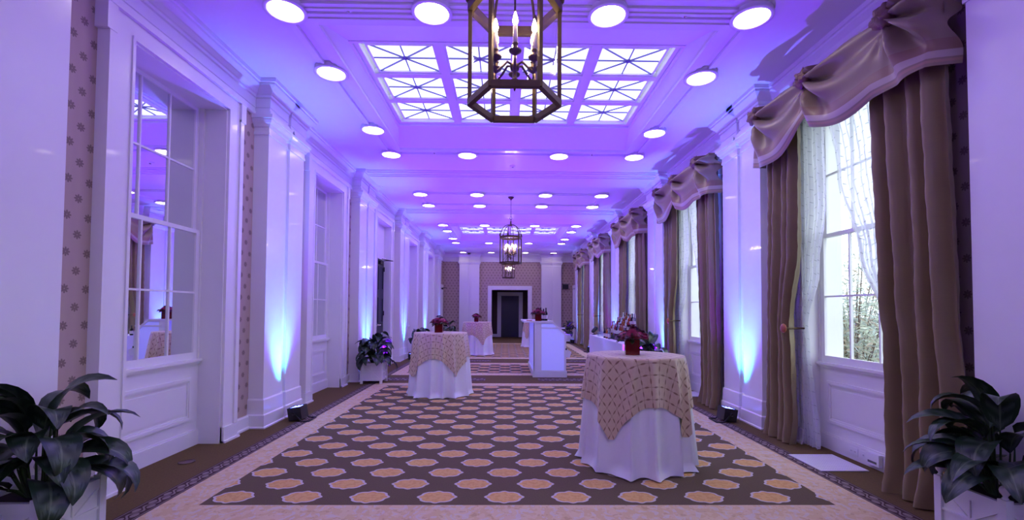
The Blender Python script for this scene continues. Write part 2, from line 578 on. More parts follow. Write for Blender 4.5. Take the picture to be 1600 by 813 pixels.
# ---- baseboards between pilasters and casings
BB = [(.05, 0), (.05, .02), (.03, .03), (.03, .145), (.02, .16), (0, .162)]
CW = .88                                            # half width over the casing
def baseboards(name, fr, sgn, label):
    t = thing(name, label, 'baseboard', kind='structure')
    edges = []
    for c in PIL_B + PIL: edges.append((sgn * c - PW / 2, sgn * c + PW / 2))
    for c in WIN + (WIN_B if sgn < 0 else []): edges.append((sgn * c - CW, sgn * c + CW))
    edges.append((sgn * 21.72 - .55, sgn * 21.72 + .55))
    edges.sort()
    lo, hi = sorted((sgn * YB, sgn * YF)); p = lo
    for a, b in edges + [(hi, hi)]:
        if a - p > .02: MB().sweep([fr(p, 0), fr(a, 0)], BB).build('baseboard_board', WHITE, t)
        p = b
baseboards('baseboard_left', fL, 1, 'white baseboard under the wallpaper on the mirror side')
baseboards('baseboard_right', fR, -1, 'white baseboard under the wallpaper on the curtain side')
t = thing('baseboard_back', 'white baseboard along the end wall', 'baseboard', kind='structure')
for a, b in ((WL, FPIL[0]), (FPIL[0] + PW, -.88), (1.31, FPIL[1]), (FPIL[1] + PW, WR)):
    MB().sweep([fF(a, 0), fF(b, 0)], BB).build('baseboard_board', WHITE, t)

# ---- ceiling with two skylight wells
SKY = [6.1, 16.72]
SHX, SHY = 1.96, 1.73
mb = MB()
yy = YB
for c in [SKY_B] + SKY:
    mb.box(-3.6, 3.8, yy, c - SHY, ZC, ZC + .12)
    mb.box(-3.6, X0 - SHX, c - SHY, c + SHY, ZC, ZC + .12); mb.box(X0 + SHX, 3.8, c - SHY, c + SHY, ZC, ZC + .12)
    yy = c + SHY
mb.box(-3.6, 3.8, yy, YF + .3, ZC, ZC + .12)
tag(mb.build('ceiling', CEIL), 'flat ceiling with coffered skylight wells, washed violet', 'ceiling', kind='structure')

def frame_strip(mb, x0, x1, y0, y1, w, z0, z1):
    """rectangular moulding of width w just inside x0..x1, y0..y1"""
    mb.box(x0, x1, y0, y0 + w, z0, z1); mb.box(x0, x1, y1 - w, y1, z0, z1)
    mb.box(x0, x0 + w, y0 + w, y1 - w, z0, z1); mb.box(x1 - w, x1, y0 + w, y1 - w, z0, z1)

GZ = 4.46
def skylight(name, cy, label, fine):
    t = thing(name, label, 'skylight', (X0, cy, 0), kind='structure')
    hx, hy, ix, iy, zi, gx, gy = SHX, SHY, 1.86, 1.14, 4.41, 1.79, 1.07
    mb = MB()                                       # coved sides rising to the glazing
    for (a, b) in (((-1, -1), (1, -1)), ((1, -1), (1, 1)), ((1, 1), (-1, 1)), ((-1, 1), (-1, -1))):
        mb.add([(a[0] * hx, a[1] * hy, ZC), (b[0] * hx, b[1] * hy, ZC), (b[0] * ix, b[1] * iy, zi), (a[0] * ix, a[1] * iy, zi)], [(0, 3, 2, 1)])
    mb.build('well_cove', WHITE, t)
    mb = MB()
    frame_strip(mb, -ix - .02, ix + .02, -iy - .02, iy + .02, .035, zi - .015, zi + .02)
    frame_strip(mb, -ix, ix, -iy, iy, .07, zi + .02, GZ + .02)
    frame_strip(mb, -ix - .06, ix + .06, -iy - .06, iy + .06, .045, zi + .005, zi + .03)
    mb.build('cove_moulding', WHITE, t)
    mb = MB()
    frame_strip(mb, -hx - .14, hx + .14, -hy - .14, hy + .14, .05, ZC - .02, ZC); frame_strip(mb, -hx - .09, hx + .09, -hy - .09, hy + .09, .09, ZC - .035, ZC)
    mb.build('edge_moulding', WHITE, t)
    nxp, nyp = 4, 3
    px, py = 2 * gx / nxp, 2 * gy / nyp
    for i in range(1, nxp):
        MB().box(-gx + i * px - .055, -gx + i * px + .055, -gy, gy, GZ - .03, GZ + .04).build('coffer_rib', WHITE, t)
    for j in range(1, nyp):
        MB().box(-gx, gx, -gy + j * py - .05, -gy + j * py + .05, GZ - .028, GZ + .042).build('coffer_rib', WHITE, t)
    for i in range(nxp):
        for j in range(nyp):
            cx_, cy_ = -gx + (i + .5) * px, -gy + (j + .5) * py
            w, h = px / 2 - .055, py / 2 - .05
            fm_ = MB()
            frame_strip(fm_, cx_ - w, cx_ + w, cy_ - h, cy_ + h, .022, GZ - .012, GZ + .01)
            fm_.build('coffer_frame', WHITE, t)
            g = MB(); r = .011
            zz = GZ + .008
            for q_, (a, b) in enumerate((((-w, 0), (w, 0)), ((0, -h), (0, h)), ((-w, -h), (w, h)), ((-w, h), (w, -h)))):
                zq = zz - .0012 * q_
                g.bar((cx_ + a[0], cy_ + a[1], zq), (cx_ + b[0], cy_ + b[1], zq), .013, .016)
            g.lathe([(.03, -.012), (.03, .008)], (cx_, cy_, zz), 10)
            g.build('star_glazing_bar', MUNTDARK, t)
            ring = [(-w, -h), (0, -h), (w, -h), (w, 0), (w, h), (0, h), (-w, h), (-w, 0)]
            if fine:
                for k in range(8):
                    a, b = ring[k], ring[(k + 1) % 8]
                    z0 = GZ + .016
                    MB().add([(cx_, cy_, z0), (cx_ + a[0], cy_ + a[1], z0), (cx_ + b[0], cy_ + b[1], z0)], [(0, 2, 1)]).build('pane', SKYPANE, t)
            else:
                MB().add([(cx_ + a, cy_ + b, GZ + .016) for a, b in ((-w, -h), (w, -h), (w, h), (-w, h))], [(3, 2, 1, 0)]).build('pane', SKYPANE, t)
    # dark shaft lid above so no sky leaks round the glazing
    MB().box(-hx - .1, hx + .1, -hy - .1, hy + .1, GZ + .06, GZ + .1).build('lid', WHITE, t)
MUNTDARK = plain('blue_grey_bar', (.16, .17, .34), .4)
skylight('window_1', SKY[0], 'coffered skylight of star-barred panes ringed by downlights, large and fully readable', True)
skylight('window_2', SKY[1], 'coffered skylight over the end of the hall past the domed lantern', False)

skylight('window_30', SKY_B, 'added unseen coffered skylight over the entrance end of the hall', False)  # unseen skylight added behind the camera to light the near table
# ceiling mouldings: panel frames along the lights and beams over the pilasters
def ceil_frame(cy, hx, hy, label, gap):
    mb = MB()
    frame_strip(mb, X0 - hx, X0 + hx, cy - hy, cy + hy, .05, ZC - .022, ZC + .005)
    frame_strip(mb, X0 - hx + .05, X0 + hx - .05, cy - hy + .05, cy + hy - .05, .03, ZC - .036, ZC + .005)
    tag(mb.build(trim_name(), WHITE), label, 'moulding', kind='structure')
ceil_frame(SKY[0], 2.26, 2.02, 'raised ceiling moulding through the downlights round the star-paned skylight', 0)
ceil_frame(SKY[1], 2.26, 2.02, 'raised ceiling moulding through the downlights round the farther skylight', 0)
ceil_frame(11.41, 2.26, .62, 'raised ceiling moulding round the domed lantern', 0)
def beam(cy, label):
    mb = MB()
    a = X0 - 3.09; b = X0 + 3.09
    for w, z in ((.56, .02), (.50, .04), (.40, .055), (.34, .075)):
        mb.box(a, b, cy - w, cy + w, ZC - z, ZC + .002)
    tag(mb.build(trim_name(), WHITE), label, 'beam', kind='structure')
beam(PIL[2], 'stepped white ceiling beam just before the domed lantern'); beam(PIL[3], 'stepped white ceiling beam just past the domed lantern')
beam(PIL[5], 'stepped white ceiling beam close to the end wall')

# ------------------------------------------------------------------ windows and doors of the long walls
WNO = [2]
def casing(fr, c, t, hw=HW, top=TOPW, cw=CW, d=.075, zhead=3.85):
    for sg in (-1, 1):
        a, b = c + sg * hw, c + sg * cw
        mb = MB()
        fbox(mb, fr, a, b, 0, d, 0, top)
        fbox(mb, fr, b - sg * .05, b + sg * .012, 0, d + .02, .17, top - .04)
        fbox(mb, fr, a - sg * .003, a + sg * .025, 0, d + .012, .17, top - .001)
        fbox(mb, fr, b - sg * .05, b + sg * .04, 0, d + .025, top - .06, zhead - .02)
        fbox(mb, fr, a, b + sg * .02, 0, d + .022, 0, .165); fbox(mb, fr, a, b + sg * .035, 0, d + .04, 0, .022)
        mb.build('casing', WHITE, t)
    mb = MB()
    fbox(mb, fr, c - cw, c + cw, 0, d, top, zhead)
    fbox(mb, fr, c - hw - .024, c + hw + .024, 0, d + .013, top - .003, top + .025)
    fbox(mb, fr, c - cw - .045, c + cw + .045, 0, d + .032, zhead - .06, zhead)
    mb.build('head_casing', WHITE, t)

def sash_window(fr, sgn, cy, glass, label, dpan):
    WNO[0] += 1
    c = sgn * cy
    t = thing('window_%d' % WNO[0], label, 'window', kind='structure')
    casing(fr, c, t)
    dj = dpan - .10 if glass is MIRROR else -.335
    for sg in (-1, 1):
        mb = MB(); fbox(mb, fr, c + sg * HW, c + sg * (HW - .02), .06, dj, 0, TOPW)
        fbox(mb, fr, c + sg * (HW - .02), c + sg * (HW - .045), dpan + .01, dj, .9, TOPW)
        mb.build('jamb', WHITE, t)
    mb = MB(); fbox(mb, fr, c - HW, c + HW, .06, dj, TOPW - .02, TOPW); mb.build('head_jamb', WHITE, t)
    # apron with raised panel moulding, base and sill
    w = HW - .02
    mb = MB()
    fbox(mb, fr, c - w, c + w, dpan, dpan - .06, 0, .90)
    mb.build('apron', WHITE, t)
    mb = MB()
    def ring(a, b, z0, z1, wd, d):
        fbox(mb, fr, c - a, c + a, dpan, dpan + d, z0, z0 + wd); fbox(mb, fr, c - a, c + a, dpan, dpan + d, z1 - wd, z1)
        fbox(mb, fr, c - a, c - a + wd, dpan, dpan + d, z0 + wd, z1 - wd); fbox(mb, fr, c + a - wd, c + a, dpan, dpan + d, z0 + wd, z1 - wd)
    ring(.50, 0, .28, .72, .03, .018); ring(.47, 0, .31, .69, .018, .010)
    fbox(mb, fr, c - .42, c + .42, dpan, dpan + .006, .36, .64)
    mb.build('apron_panel', WHITE, t)
    mb = MB(); fbox(mb, fr, c - w, c + w, dpan, dpan + .022, 0, .15); fbox(mb, fr, c - w, c + w, dpan, dpan + .014, .15, .165)
    mb.build('apron_base', WHITE, t)
    mb = MB(); fbox(mb, fr, c - w - .0, c + w, dpan - .1, dpan + .045, .885, .912); fbox(mb, fr, c - w, c + w, dpan, dpan + .028, .862, .885)
    mb.build('window_sill', WHITE, t)
    W3 = .54
    for nm, z0, z1, dd in (('lower_sash', .912, 2.29, dpan - .002), ('upper_sash', 2.255, TOPW - .02, dpan - .040)):
        mb = MB(); th = .035
        zb = .07 if nm == 'lower_sash' else .04
        fbox(mb, fr, c - w + .025, c + w - .025, dd, dd - th, z0, z0 + zb); fbox(mb, fr, c - w + .025, c + w - .025, dd, dd - th, z1 - .04, z1)
        for sg in (-1, 1): fbox(mb, fr, c + sg * W3, c + sg * (w - .025), dd, dd - th, z0 + zb, z1 - .04)
        zm = (z0 + zb + z1 - .04) / 2
        fbox(mb, fr, c - W3, c + W3, dd - .006, dd - th + .006, zm - .009, zm + .009)
        for q in (-.18, .18): fbox(mb, fr, c + q - .008, c + q + .008, dd - .004, dd - th + .004, z0 + zb, z1 - .04)
        sa = mb.build(nm, WHITE, t)
        for i in range(3):
            for z_a, z_b in ((z0 + zb, zm), (zm, z1 - .04)):
                s0, s1 = c - .54 + i * .36, c - .54 + (i + 1) * .36
                p = [(*fr(s0, dd - th / 2), z_a), (*fr(s1, dd - th / 2), z_a), (*fr(s1, dd - th / 2), z_b), (*fr(s0, dd - th / 2), z_b)]
                MB().add(p, [(0, 1, 2, 3)]).build('pane', glass, sa)
    return t
LW = {0: 'mirrored sash window reflecting curtains and bottles, beside the first floral wallpaper strip', 1: 'mirrored sash window between the uplit pilaster and the planter by the navy door',
      3: 'mirrored sash window just past the navy double door', 4: 'mirrored sash window closest to the end wall'}
for k, c in enumerate(WIN):
    if k != 2: sash_window(fL, 1, c, MIRROR, LW[k], -.18)
RWL = ['white sash window above the power outlets and floor grille', 'white sash window behind the gold-clothed table', 'white sash window behind the bottle table',
       'white sash window next past the bottle table', 'white sash window closest to the end wall']
for k, c in enumerate(WIN): sash_window(fR, -1, c, GLASS, RWL[k], -.09)

for c, w in zip(WIN_B, ('beside the entrance-end pilaster', 'deepest in the entrance end')): sash_window(fR, -1, c, GLASS, 'added unseen uncurtained white sash window ' + w, -.09)  # unseen bare windows added to let daylight in from behind the camera
# navy double door in the third bay of the mirror side
def left_double_door():
    c = WIN[2]
    t = thing('door_1', 'navy panelled double door with closer arm in white casing', 'door', kind='structure')
    casing(fL, c, t)
    for sg in (-1, 1):
        mb = MB(); fbox(mb, fL, c + sg * HW, c + sg * (HW - .02), .06, -.2, 0, TOPW); mb.build('jamb', WHITE, t)
    mb = MB(); fbox(mb, fL, c - HW, c + HW, .06, -.2, TOPW - .02, TOPW); fbox(mb, fL, c - HW + .02, c + HW - .02, -.10, -.16, 2.72, TOPW - .02)
    fbox(mb, fL, c - HW + .02, c + HW - .02, -.05, -.16, 2.72, 2.80); mb.build('transom_panel', WHITE, t)
    for sg in (-1, 1):
        a, b = c + sg * .004, c + sg * (HW - .022)
        mb = MB(); fbox(mb, fL, a, b, -.10, -.145, .01, 2.71)
        lo, hi = min(a, b), max(a, b)
        lf = mb.build('door_leaf', DARKDOOR, t)
        for z0, z1 in ((.15, .85), (1.1, 1.75), (1.95, 2.55)):
            mb = MB()
            frm = [(lo + .09, hi - .09, z0, z0 + .03), (lo + .09, hi - .09, z1 - .03, z1), (lo + .09, lo + .12, z0 + .03, z1 - .03), (hi - .12, hi - .09, z0 + .03, z1 - .03)]
            for q in frm: fbox(mb, fL, q[0], q[1], -.10, -.085, q[2], q[3])
            mb.build('panel_moulding', DARKDOOR, lf)
        for z in (.3, 1.35, 2.5):
            mb = MB(); x, y = fL(b, -.09)
            mb.lathe([(.014, -.06), (.014, .06)], (x, y, z), 10); mb.build('hinge', BLACK, lf)
        x, y = fL(a + sg * .06, -.10)
        mb = MB(); mb.tube([(x, y, 1.05), (x + .05, y, 1.05), (x + .06, y + sg * .10, 1.05)], .011)
        mb.build('lever_handle', CHROME, lf)
    x, y = fL(c + .25, -.10)
    mb = MB().box(x, x + .06, y - .14, y + .14, 2.60, 2.68); mb.build('closer_body', BLACK, t)
    mb = MB().tube([(x + .05, y, 2.70), (x + .30, y + .12, 2.70), (x + .12, y - .25, 2.71)], .012); mb.build('closer_arm', BLACK, t)
left_double_door()

# small white service doors at the end of either long wall
def side_door(name, fr, sgn, label):
    c = sgn * 21.72
    t = thing(name, label, 'door', kind='structure')
    for sg in (-1, 1):
        mb = MB(); fbox(mb, fr, c + sg * .42, c + sg * .55, 0, .07, 0, 2.62); mb.build('casing', WHITE, t)
    mb = MB(); fbox(mb, fr, c - .55, c + .55, 0, .08, 2.5, 2.66); mb.build('head_casing', WHITE, t)
    mb = MB(); fbox(mb, fr, c - .42, c + .42, 0, .03, 0.01, 2.5); lf = mb.build('door_leaf', WHITE, t)
    for z0, z1 in ((.2, 1.0), (1.2, 2.3)):
        mb = MB()
        fbox(mb, fr, c - .3, c + .3, .03, .04, z0, z0 + .03); fbox(mb, fr, c - .3, c + .3, .03, .04, z1 - .03, z1)
        fbox(mb, fr, c - .3, c - .27, .03, .04, z0, z1); fbox(mb, fr, c + .27, c + .3, .03, .04, z0, z1)
        mb.build('panel_moulding', WHITE, lf)
    x, y = fr(c - .3 * sgn, .03); x2, y2 = fr(c - .3 * sgn, .08)
    MB().tube([(x, y, 1.05), (x2, y2, 1.05), (x2, y2 + .09, 1.05)], .011).build('lever_handle', CHROME, lf)
side_door('door_2', fL, 1, 'white side door at the end of the mirror wall')
side_door('door_3', fR, -1, 'white side door at the end of the curtain wall')

# end doorway casing and navy door in the vestibule
t = thing(trim_name(), 'wide white casing round the dark vestibule opening', 'casing', kind='structure')
for a, b in ((-.88, VX0), (VX1, 1.31)):
    mb = MB().box(a, b, YF - .06, YF, 0, VZ + .2); mb.box(a + .03, b - .03, YF - .075, YF - .06, .2, VZ + .17); mb.build('side_casing', WHITE, t)
mb = MB().box(VX0, VX1, YF - .06, YF, VZ, VZ + .2); mb.box(VX0, VX1, YF - .075, YF - .06, VZ + .03, VZ + .17); mb.build('head_casing', WHITE, t)
t = thing('door_4', 'navy panelled door in white casing inside the dark vestibule', 'door', kind='structure')
for a, b in ((-.44, -.23), (.72, .93)): MB().box(a, b, VY - .05, VY, 0, 2.42).build('side_casing', WHITE, t)
MB().box(-.23, .72, VY - .05, VY, 2.22, 2.42).build('head_casing', WHITE, t)
lf = MB().box(-.23, .72, VY - .03, VY, .005, 2.22).build('door_leaf', DARKDOOR, t)
for x0, x1 in ((-.13, .2), (.29, .62)):
    for z0, z1 in ((.2, .8), (1.0, 1.6), (1.75, 2.08)):
        mb = MB(); 
        mb.box(x0, x1, VY - .04, VY - .03, z0, z0 + .025); mb.box(x0, x1, VY - .04, VY - .03, z1 - .025, z1); mb.box(x0, x0 + .025, VY - .04, VY - .03, z0, z1); mb.box(x1 - .025, x1, VY - .04, VY - .03, z0, z1)
        mb.build('panel_moulding', DARKDOOR, lf)
MB().tube([(.65, VY - .03, 1.05), (.65, VY - .09, 1.05), (.56, VY - .09, 1.05)], .012).build('lever_handle', CHROME, lf)
t = thing('baseboard_vestibule', 'white baseboard inside the dark vestibule', 'baseboard', kind='structure')
MB().box(VX0, -.44, VY - .03, VY, 0, .16).build('baseboard_board', WHITE, t); MB().box(.93, VX1, VY - .03, VY, 0, .16).build('baseboard_board', WHITE, t)

# ------------------------------------------------------------------ downlights
def make_downlight():
    t = thing('downlight', 'x', 'downlight', (0, 0, ZC))
    MB().lathe([(.178, 0), (.178, -.044), (.19, -.048), (.19, -.058), (.16, -.060), (.152, -.052), (.150, -.03)], (0, 0, 0), 32, cap=False).build('trim_ring', WHITE, t)
    MB().lathe([(.0, -.046), (.08, -.047), (.138, -.044), (.152, -.038)], (0, 0, 0), 32, cap=False).build('diffuser', DIFFUSER, t)
    return t
dl0 = make_downlight(); used = [False]
def downlight(x, y, label, group):
    o = copy_tree(dl0) if used[0] else dl0
    used[0] = True
    o.location = (x, y, ZC); tag(o, label, 'downlight', group)
LX = [X0 - 2.17, X0 - .82, X0 + .82, X0 + 2.17]
SIDES = ('mirror-side corner', 'inner mirror side', 'inner curtain side', 'curtain-side corner')
for bay, (cy, lab, grp) in enumerate(((SKY[0], 'star-paned skylight', 'downlights round the star-paned skylight'),
                                      (SKY[1], 'farther skylight', 'downlights round the farther skylight'))):
    for dy, rw in ((-1.95, 'entrance-end'), (1.95, 'end-wall-side')):
        for x, sd in zip(LX, SIDES): downlight(x, cy + dy, 'added downlight, %s, %s row of the %s' % (sd, rw, lab), grp)
    for dy, rw in ((-.84, 'nearer the entrance'), (.84, 'nearer the end wall')):
        for x, sd in ((LX[0], 'mirror side'), (LX[3], 'curtain side')): downlight(x, cy + dy, 'round downlight along the %s of the %s, %s' % (sd, lab, rw), grp)
for dy, rw in ((-.58, 'entrance-end'), (.58, 'end-wall-side')):
    for x, sd in zip(LX, SIDES): downlight(x, 11.41 + dy, 'round downlight, %s, %s row round the domed lantern' % (sd, rw), 'downlights round the domed lantern')
for x, sd in zip(LX, SIDES): downlight(x, 21.75, 'round downlight, %s, in the row before the end wall' % sd, 'downlights before the end wall')
for cy, nm in ((.79, 'short ceiling panel at the entrance end'),):  # unseen downlights added behind the camera to brighten the near table front
    for dy, rw in ((-.58, 'outer'), (.58, 'inner')):
        for x, sd in zip(LX, SIDES): downlight(x, cy + dy, 'added downlight, %s, %s row of the %s' % (sd, rw, nm), 'added unseen downlights at the entrance end')
# sprinkler heads and detector
def ceiling_disc(x, y, r, label, name, cat):
    t = thing(name, label, cat, (x, y, ZC))
    MB().lathe([(r, 0), (r, -.012), (r * .8, -.02), (0, -.022)], (0, 0, 0), 20, cap=False).build('cover', WHITEPLASTIC, t)
    MB().lathe([(r * .35, -.02), (r * .35, -.035), (r * .2, -.04), (0, -.041)], (0, 0, 0), 12, cap=False).build('nozzle', CHROME, t)
ceiling_disc(X0 - 1.6, SKY[0] - 1.93, .045, 'small sprinkler disc between two downlights before the skylight, mirror side', 'sprinkler', 'sprinkler')
ceiling_disc(X0 + 1.55, SKY[0] - 1.93, .045, 'small sprinkler disc between two downlights before the skylight, curtain side', 'sprinkler', 'sprinkler')
ceiling_disc(X0 - 1.4, SKY[0] + 1.9, .045, 'small sprinkler disc between two downlights past the skylight, mirror side', 'sprinkler', 'sprinkler')
ceiling_disc(X0 + 1.4, SKY[0] + 1.9, .045, 'small sprinkler disc between two downlights past the skylight, curtain side', 'sprinkler', 'sprinkler')
ceiling_disc(X0, 8.75, .06, 'round smoke detector on the ceiling midway between skylight and beam', 'smoke_detector', 'detector')

# ------------------------------------------------------------------ uplights
def spot(parent, loc, target, energy, ang, col, blend, size=.06):
    d = bpy.data.lights.new('uplight_beam', 'SPOT'); d.energy = energy; d.spot_size = math.radians(ang); d.spot_blend = blend
    d.color = col; d.shadow_soft_size = size
    o = bpy.data.objects.new('uplight_beam', d); COL.objects.link(o); o.parent = parent
    o.location = loc
    v = Vector(target) - Vector(loc); o.rotation_euler = v.to_track_quat('-Z', 'Y').to_euler()
def uplight(x, y, side, label, tilt=.16, k=1.0, ry=0):
    """side = -1: against the mirror wall, +1: against the curtain wall"""
    t = thing('uplight', label, 'uplight', (x, y, 0), 0 if side > 0 else PI, 'floor uplights washing the pilasters')
    # local: +x points at the wall
    R = Matrix.Rotation(tilt, 3, 'Y') @ Matrix.Rotation(ry, 3, 'Z')
    def T(p): q = R @ Vector(p); return (q.x, q.y, q.z + .105)
    def tb(x0, x1, y0, y1, z0, z1):
        m_ = MB().box(x0, x1, y0, y1, z0, z1); m_.v = [T(p) for p in m_.v]; return m_
    body = tb(-.085, .085, -.10, .10, -.085, .075); body.f.pop(1); body.m.pop(); body.sm.pop()
    body.add([T(p) for p in [(-.085, -.10, .075), (.085, -.10, .075), (.085, .10, .075), (-.085, .10, .075), (-.07, -.085, .075), (.07, -.085, .075), (.07, .085, .075), (-.07, .085, .075)]],
             [(0, 1, 5, 4), (1, 2, 6, 5), (2, 3, 7, 6), (3, 0, 4, 7)])
    body.build('housing', BLACK, t)
    for i in range(3):
        for j in range(3):
            c = T((-.045 + .045 * i, -.056 + .056 * j, .062))
            MB().lathe([(.019, 0), (.019, .006), (.012, .010), (0, .012)], c, 10, cap=False).build('led_lens', LED, t)
    tb(-.07, .07, -.085, .085, .052, .06).build('reflector_plate', GREYPLASTIC, t)
    yk = MB().tube([T((0, .112, 0)), (-.10, .115, .012), (-.19, .115, .012), (-.19, -.115, .012), (-.10, -.115, .012), T((0, -.112, 0))], .009, 6)
    yk.build('yoke', BLACK, t)
    for s_ in (-1, 1): MB().tube([T((0, s_ * .10, 0)), T((0, s_ * .135, 0))], .018, 10).build('yoke_knob', BLACK, t)
    spot(t, T((0, 0, .085)), (-2.3, 0, 4.25), UP_WIDE * k, 116, UPCOL_W, 1.0)
    spot(t, T((0, 0, .085)), (.27, 0, 1.9), UP_NARROW * k, 54, UPCOL_N, 1.0, .03)
    return t
UPCOL_W = (.155, .004, 1.0)
UPCOL_N = (.05, .42, 1.0)
UL = ['beside the planter at the first mirrored window', 'tilted on the carpet between two mirrored windows', 'behind the white planter by the navy door', 'below the pilaster past the navy double door',
      'below the pilaster between the last mirrored windows', 'at the last pilaster of the mirror wall']
UR = ['behind the planter at the first curtained window', 'between the first two curtained windows', 'behind the plant by the bottle table', 'at the end of the bottle table',
      'on the carpet past the bottle table', 'at the last pilaster of the curtain wall']
UY_L = [1.7, 6.02, 9.68, 13.25, 16.7, 20.26]; UY_R = [1.7, 6.02, 8.98, 13.2, 15.9, 20.0]
for sd, x in ((-1, WL + PD + .24), (1, WR - PD - .24)):
    uplight(x, -.98, sd, 'added unseen black LED uplight at the entrance end, %s side' % ('mirror' if sd < 0 else 'curtain'), k=.9)  # unseen uplights added behind the camera to wash the near walls violet
for k in range(6):
    if k == 0: continue
    uplight(WL + PD + .24, UY_L[k], -1, 'black LED uplight ' + UL[k], k=.4 if k == 5 else 1.0)
    uplight(WR - PD - .24, UY_R[k], 1, 'black LED uplight ' + UR[k], k=.4 if k == 5 else 1.0)

# ------------------------------------------------------------------ curtains
def lerp(tab, z):
    """piecewise-linear lookup, tab sorted by falling z"""
    if z >= tab[0][0]: return tab[0][1]
    for (z0, a), (z1, b) in zip(tab, tab[1:]):
        if z >= z1:
            k = (z0 - z) / (z0 - z1); k = k * k * (3 - 2 * k)
            return a + (b - a) * k
    return tab[-1][1]
def hang(name, mat, cy, x, inner, outer, amp, nf, label, cat, group, ztop, zbot, ph=0., uvw=1.0, thick=None, pool=.0):
    """a pleated cloth: inner/outer = y offset from the window centre as a function of z; returns the object"""
    NZ, NU = 56, nf * 14
    rows, uvs = [], []
    for i in range(NZ + 1):
        z = ztop + (zbot - ztop) * i / NZ
        a, b = lerp(inner, z), lerp(outer, z)
        w = abs(b - a)
        row, uv = [], []
        for j in range(NU + 1):
            u = j / NU
            uu = u + .018 * math.sin(u * 17 + ph) + .012 * math.sin(3 * u + z * 1.3 + ph)
            fold = math.sin(2 * PI * nf * uu + ph + .3 * math.sin(z * .9 + u * 5)); fold = math.copysign(abs(fold) ** .75, fold)
            fold += .35 * math.sin(2 * PI * nf * .53 * uu + 1.3 + ph + z * .6)
            av = amp(z) if callable(amp) else amp
            crease = .006 * math.sin(z * 23 + u * 31) * math.sin(z * 11 + u * 9 + ph)
            xx = x - av * fold - crease - pool * max(0, .25 - z) * (.4 + .6 * math.sin(u * 9 + ph) ** 2)
            row.append((xx, cy + a + (b - a) * uu, z)); uv.append((u * uvw, z))
        rows.append(row); uvs.append(uv)
    o = MB().grid(rows, uvs).build(name, mat, uv=True)
    return tag(o, label, cat, group)

VAL_R = [.95, .06, -.90]                      # rosette offsets from the window centre
def valance(cy, where):
    t = thing('swag_valance', 'taupe silk swag valance with striped hem over the ' + where, 'valance', (3.03, cy, 3.2), group='swag valances over the curtained windows')
    y_far, y_near = 1.15, -1.20
    NU, NV = 120, 36
    def hem(y):
        # height of the hem above z = 3.2 - .05
        if y > .06:                           # far swag: low at its outer end, lifting towards the middle rosette
            k = (y_far - y) / (y_far - .06)
            return .02 - .10 * math.sin(min(1, k * 1.15) * PI) * (1 if k < .87 else .4) + .26 * max(0, k - .55) ** 2 / .2
        k = (.06 - y) / (.06 - y_near)
        return .08 - .14 * math.sin(min(1, k / .75) * PI) if k < .6 else .08 - .14 * math.sin(.8 * PI) + .03 * (k - .6)
    rows, uvs = [], []
    for i in range(NV + 1):
        v = i / NV; row, uv = [], []
        for j in range(NU + 1):
            u = j / NU; y = y_far + (y_near - y_far) * u
            flare = 1 + .03 * v
            h = hem(y); z = (.62) * (1 - v) + h * v
            x = 0
            for yi in VAL_R:
                dy, dz = yi - y, .55 - z
                r = math.hypot(dy, dz); th = math.atan2(dz, dy)       # folds fan out towards the room's near end
                if dy > -.12:
                    a = .085 * math.exp(-((r - .16) / .36) ** 2) * max(0, min(1, (dy + .12) / .16))
                    x -= a * (math.sin(th * 9 + 4 * r) + .75)
                else:
                    x -= .02 * math.exp(-((r - .10) / .2) ** 2) * math.sin(th * 8)
            # swag belly
            for a_, b_ in ((VAL_R[0], VAL_R[1]), (VAL_R[1], VAL_R[2])):
                if b_ < y < a_:
                    k = (a_ - y) / (a_ - b_)
                    x -= .07 * math.sin(PI * k) * math.sin(PI * min(1, v * .8)) + .012 * math.sin(PI * k) * math.sin(v * 15 + 6 * k * (1 - k))
            x -= .02 * v
            # returns to the wall at both ends
            e = min((y_far - y), (y - y_near))
            if e < .05: x += .20 * (1 - e / .05)
            row.append((x, y * flare, z)); uv.append((u * 2.3, z - h))
        rows.append(row); uvs.append(uv)
    MB().grid(rows, uvs).build('swag', VALANCE, t, uv=True)
    MB().box(-.0, .24, y_near + .03, y_far - .03, .60, .625).build('board', DRAPE, t)
    for n_, yi in enumerate(VAL_R):
        rng = random.Random(int(cy * 10) + n_)
        mb = MB(); NR, NT = 10, 28; rows = []
        for i in range(NR + 1):
            ph_ = PI * i / NR; row = []
            for j in range(NT):
                th = 2 * PI * j / NT
                rr = .085 * (1 + .22 * math.sin(th * 5 + 3 * ph_) * math.sin(ph_) + .16 * math.sin(ph_ * 9 + th * 2) + .12 * rng.uniform(-1, 1))
                row.append((-.10 + .7 * rr * math.cos(ph_) * -1, yi + rr * math.sin(ph_) * math.cos(th), .56 + rr * math.sin(ph_) * math.sin(th)))
            rows.append(row)
        mb.grid(rows, closed=True, smooth=True).build('rosette', ROSETTE, t)
    return t

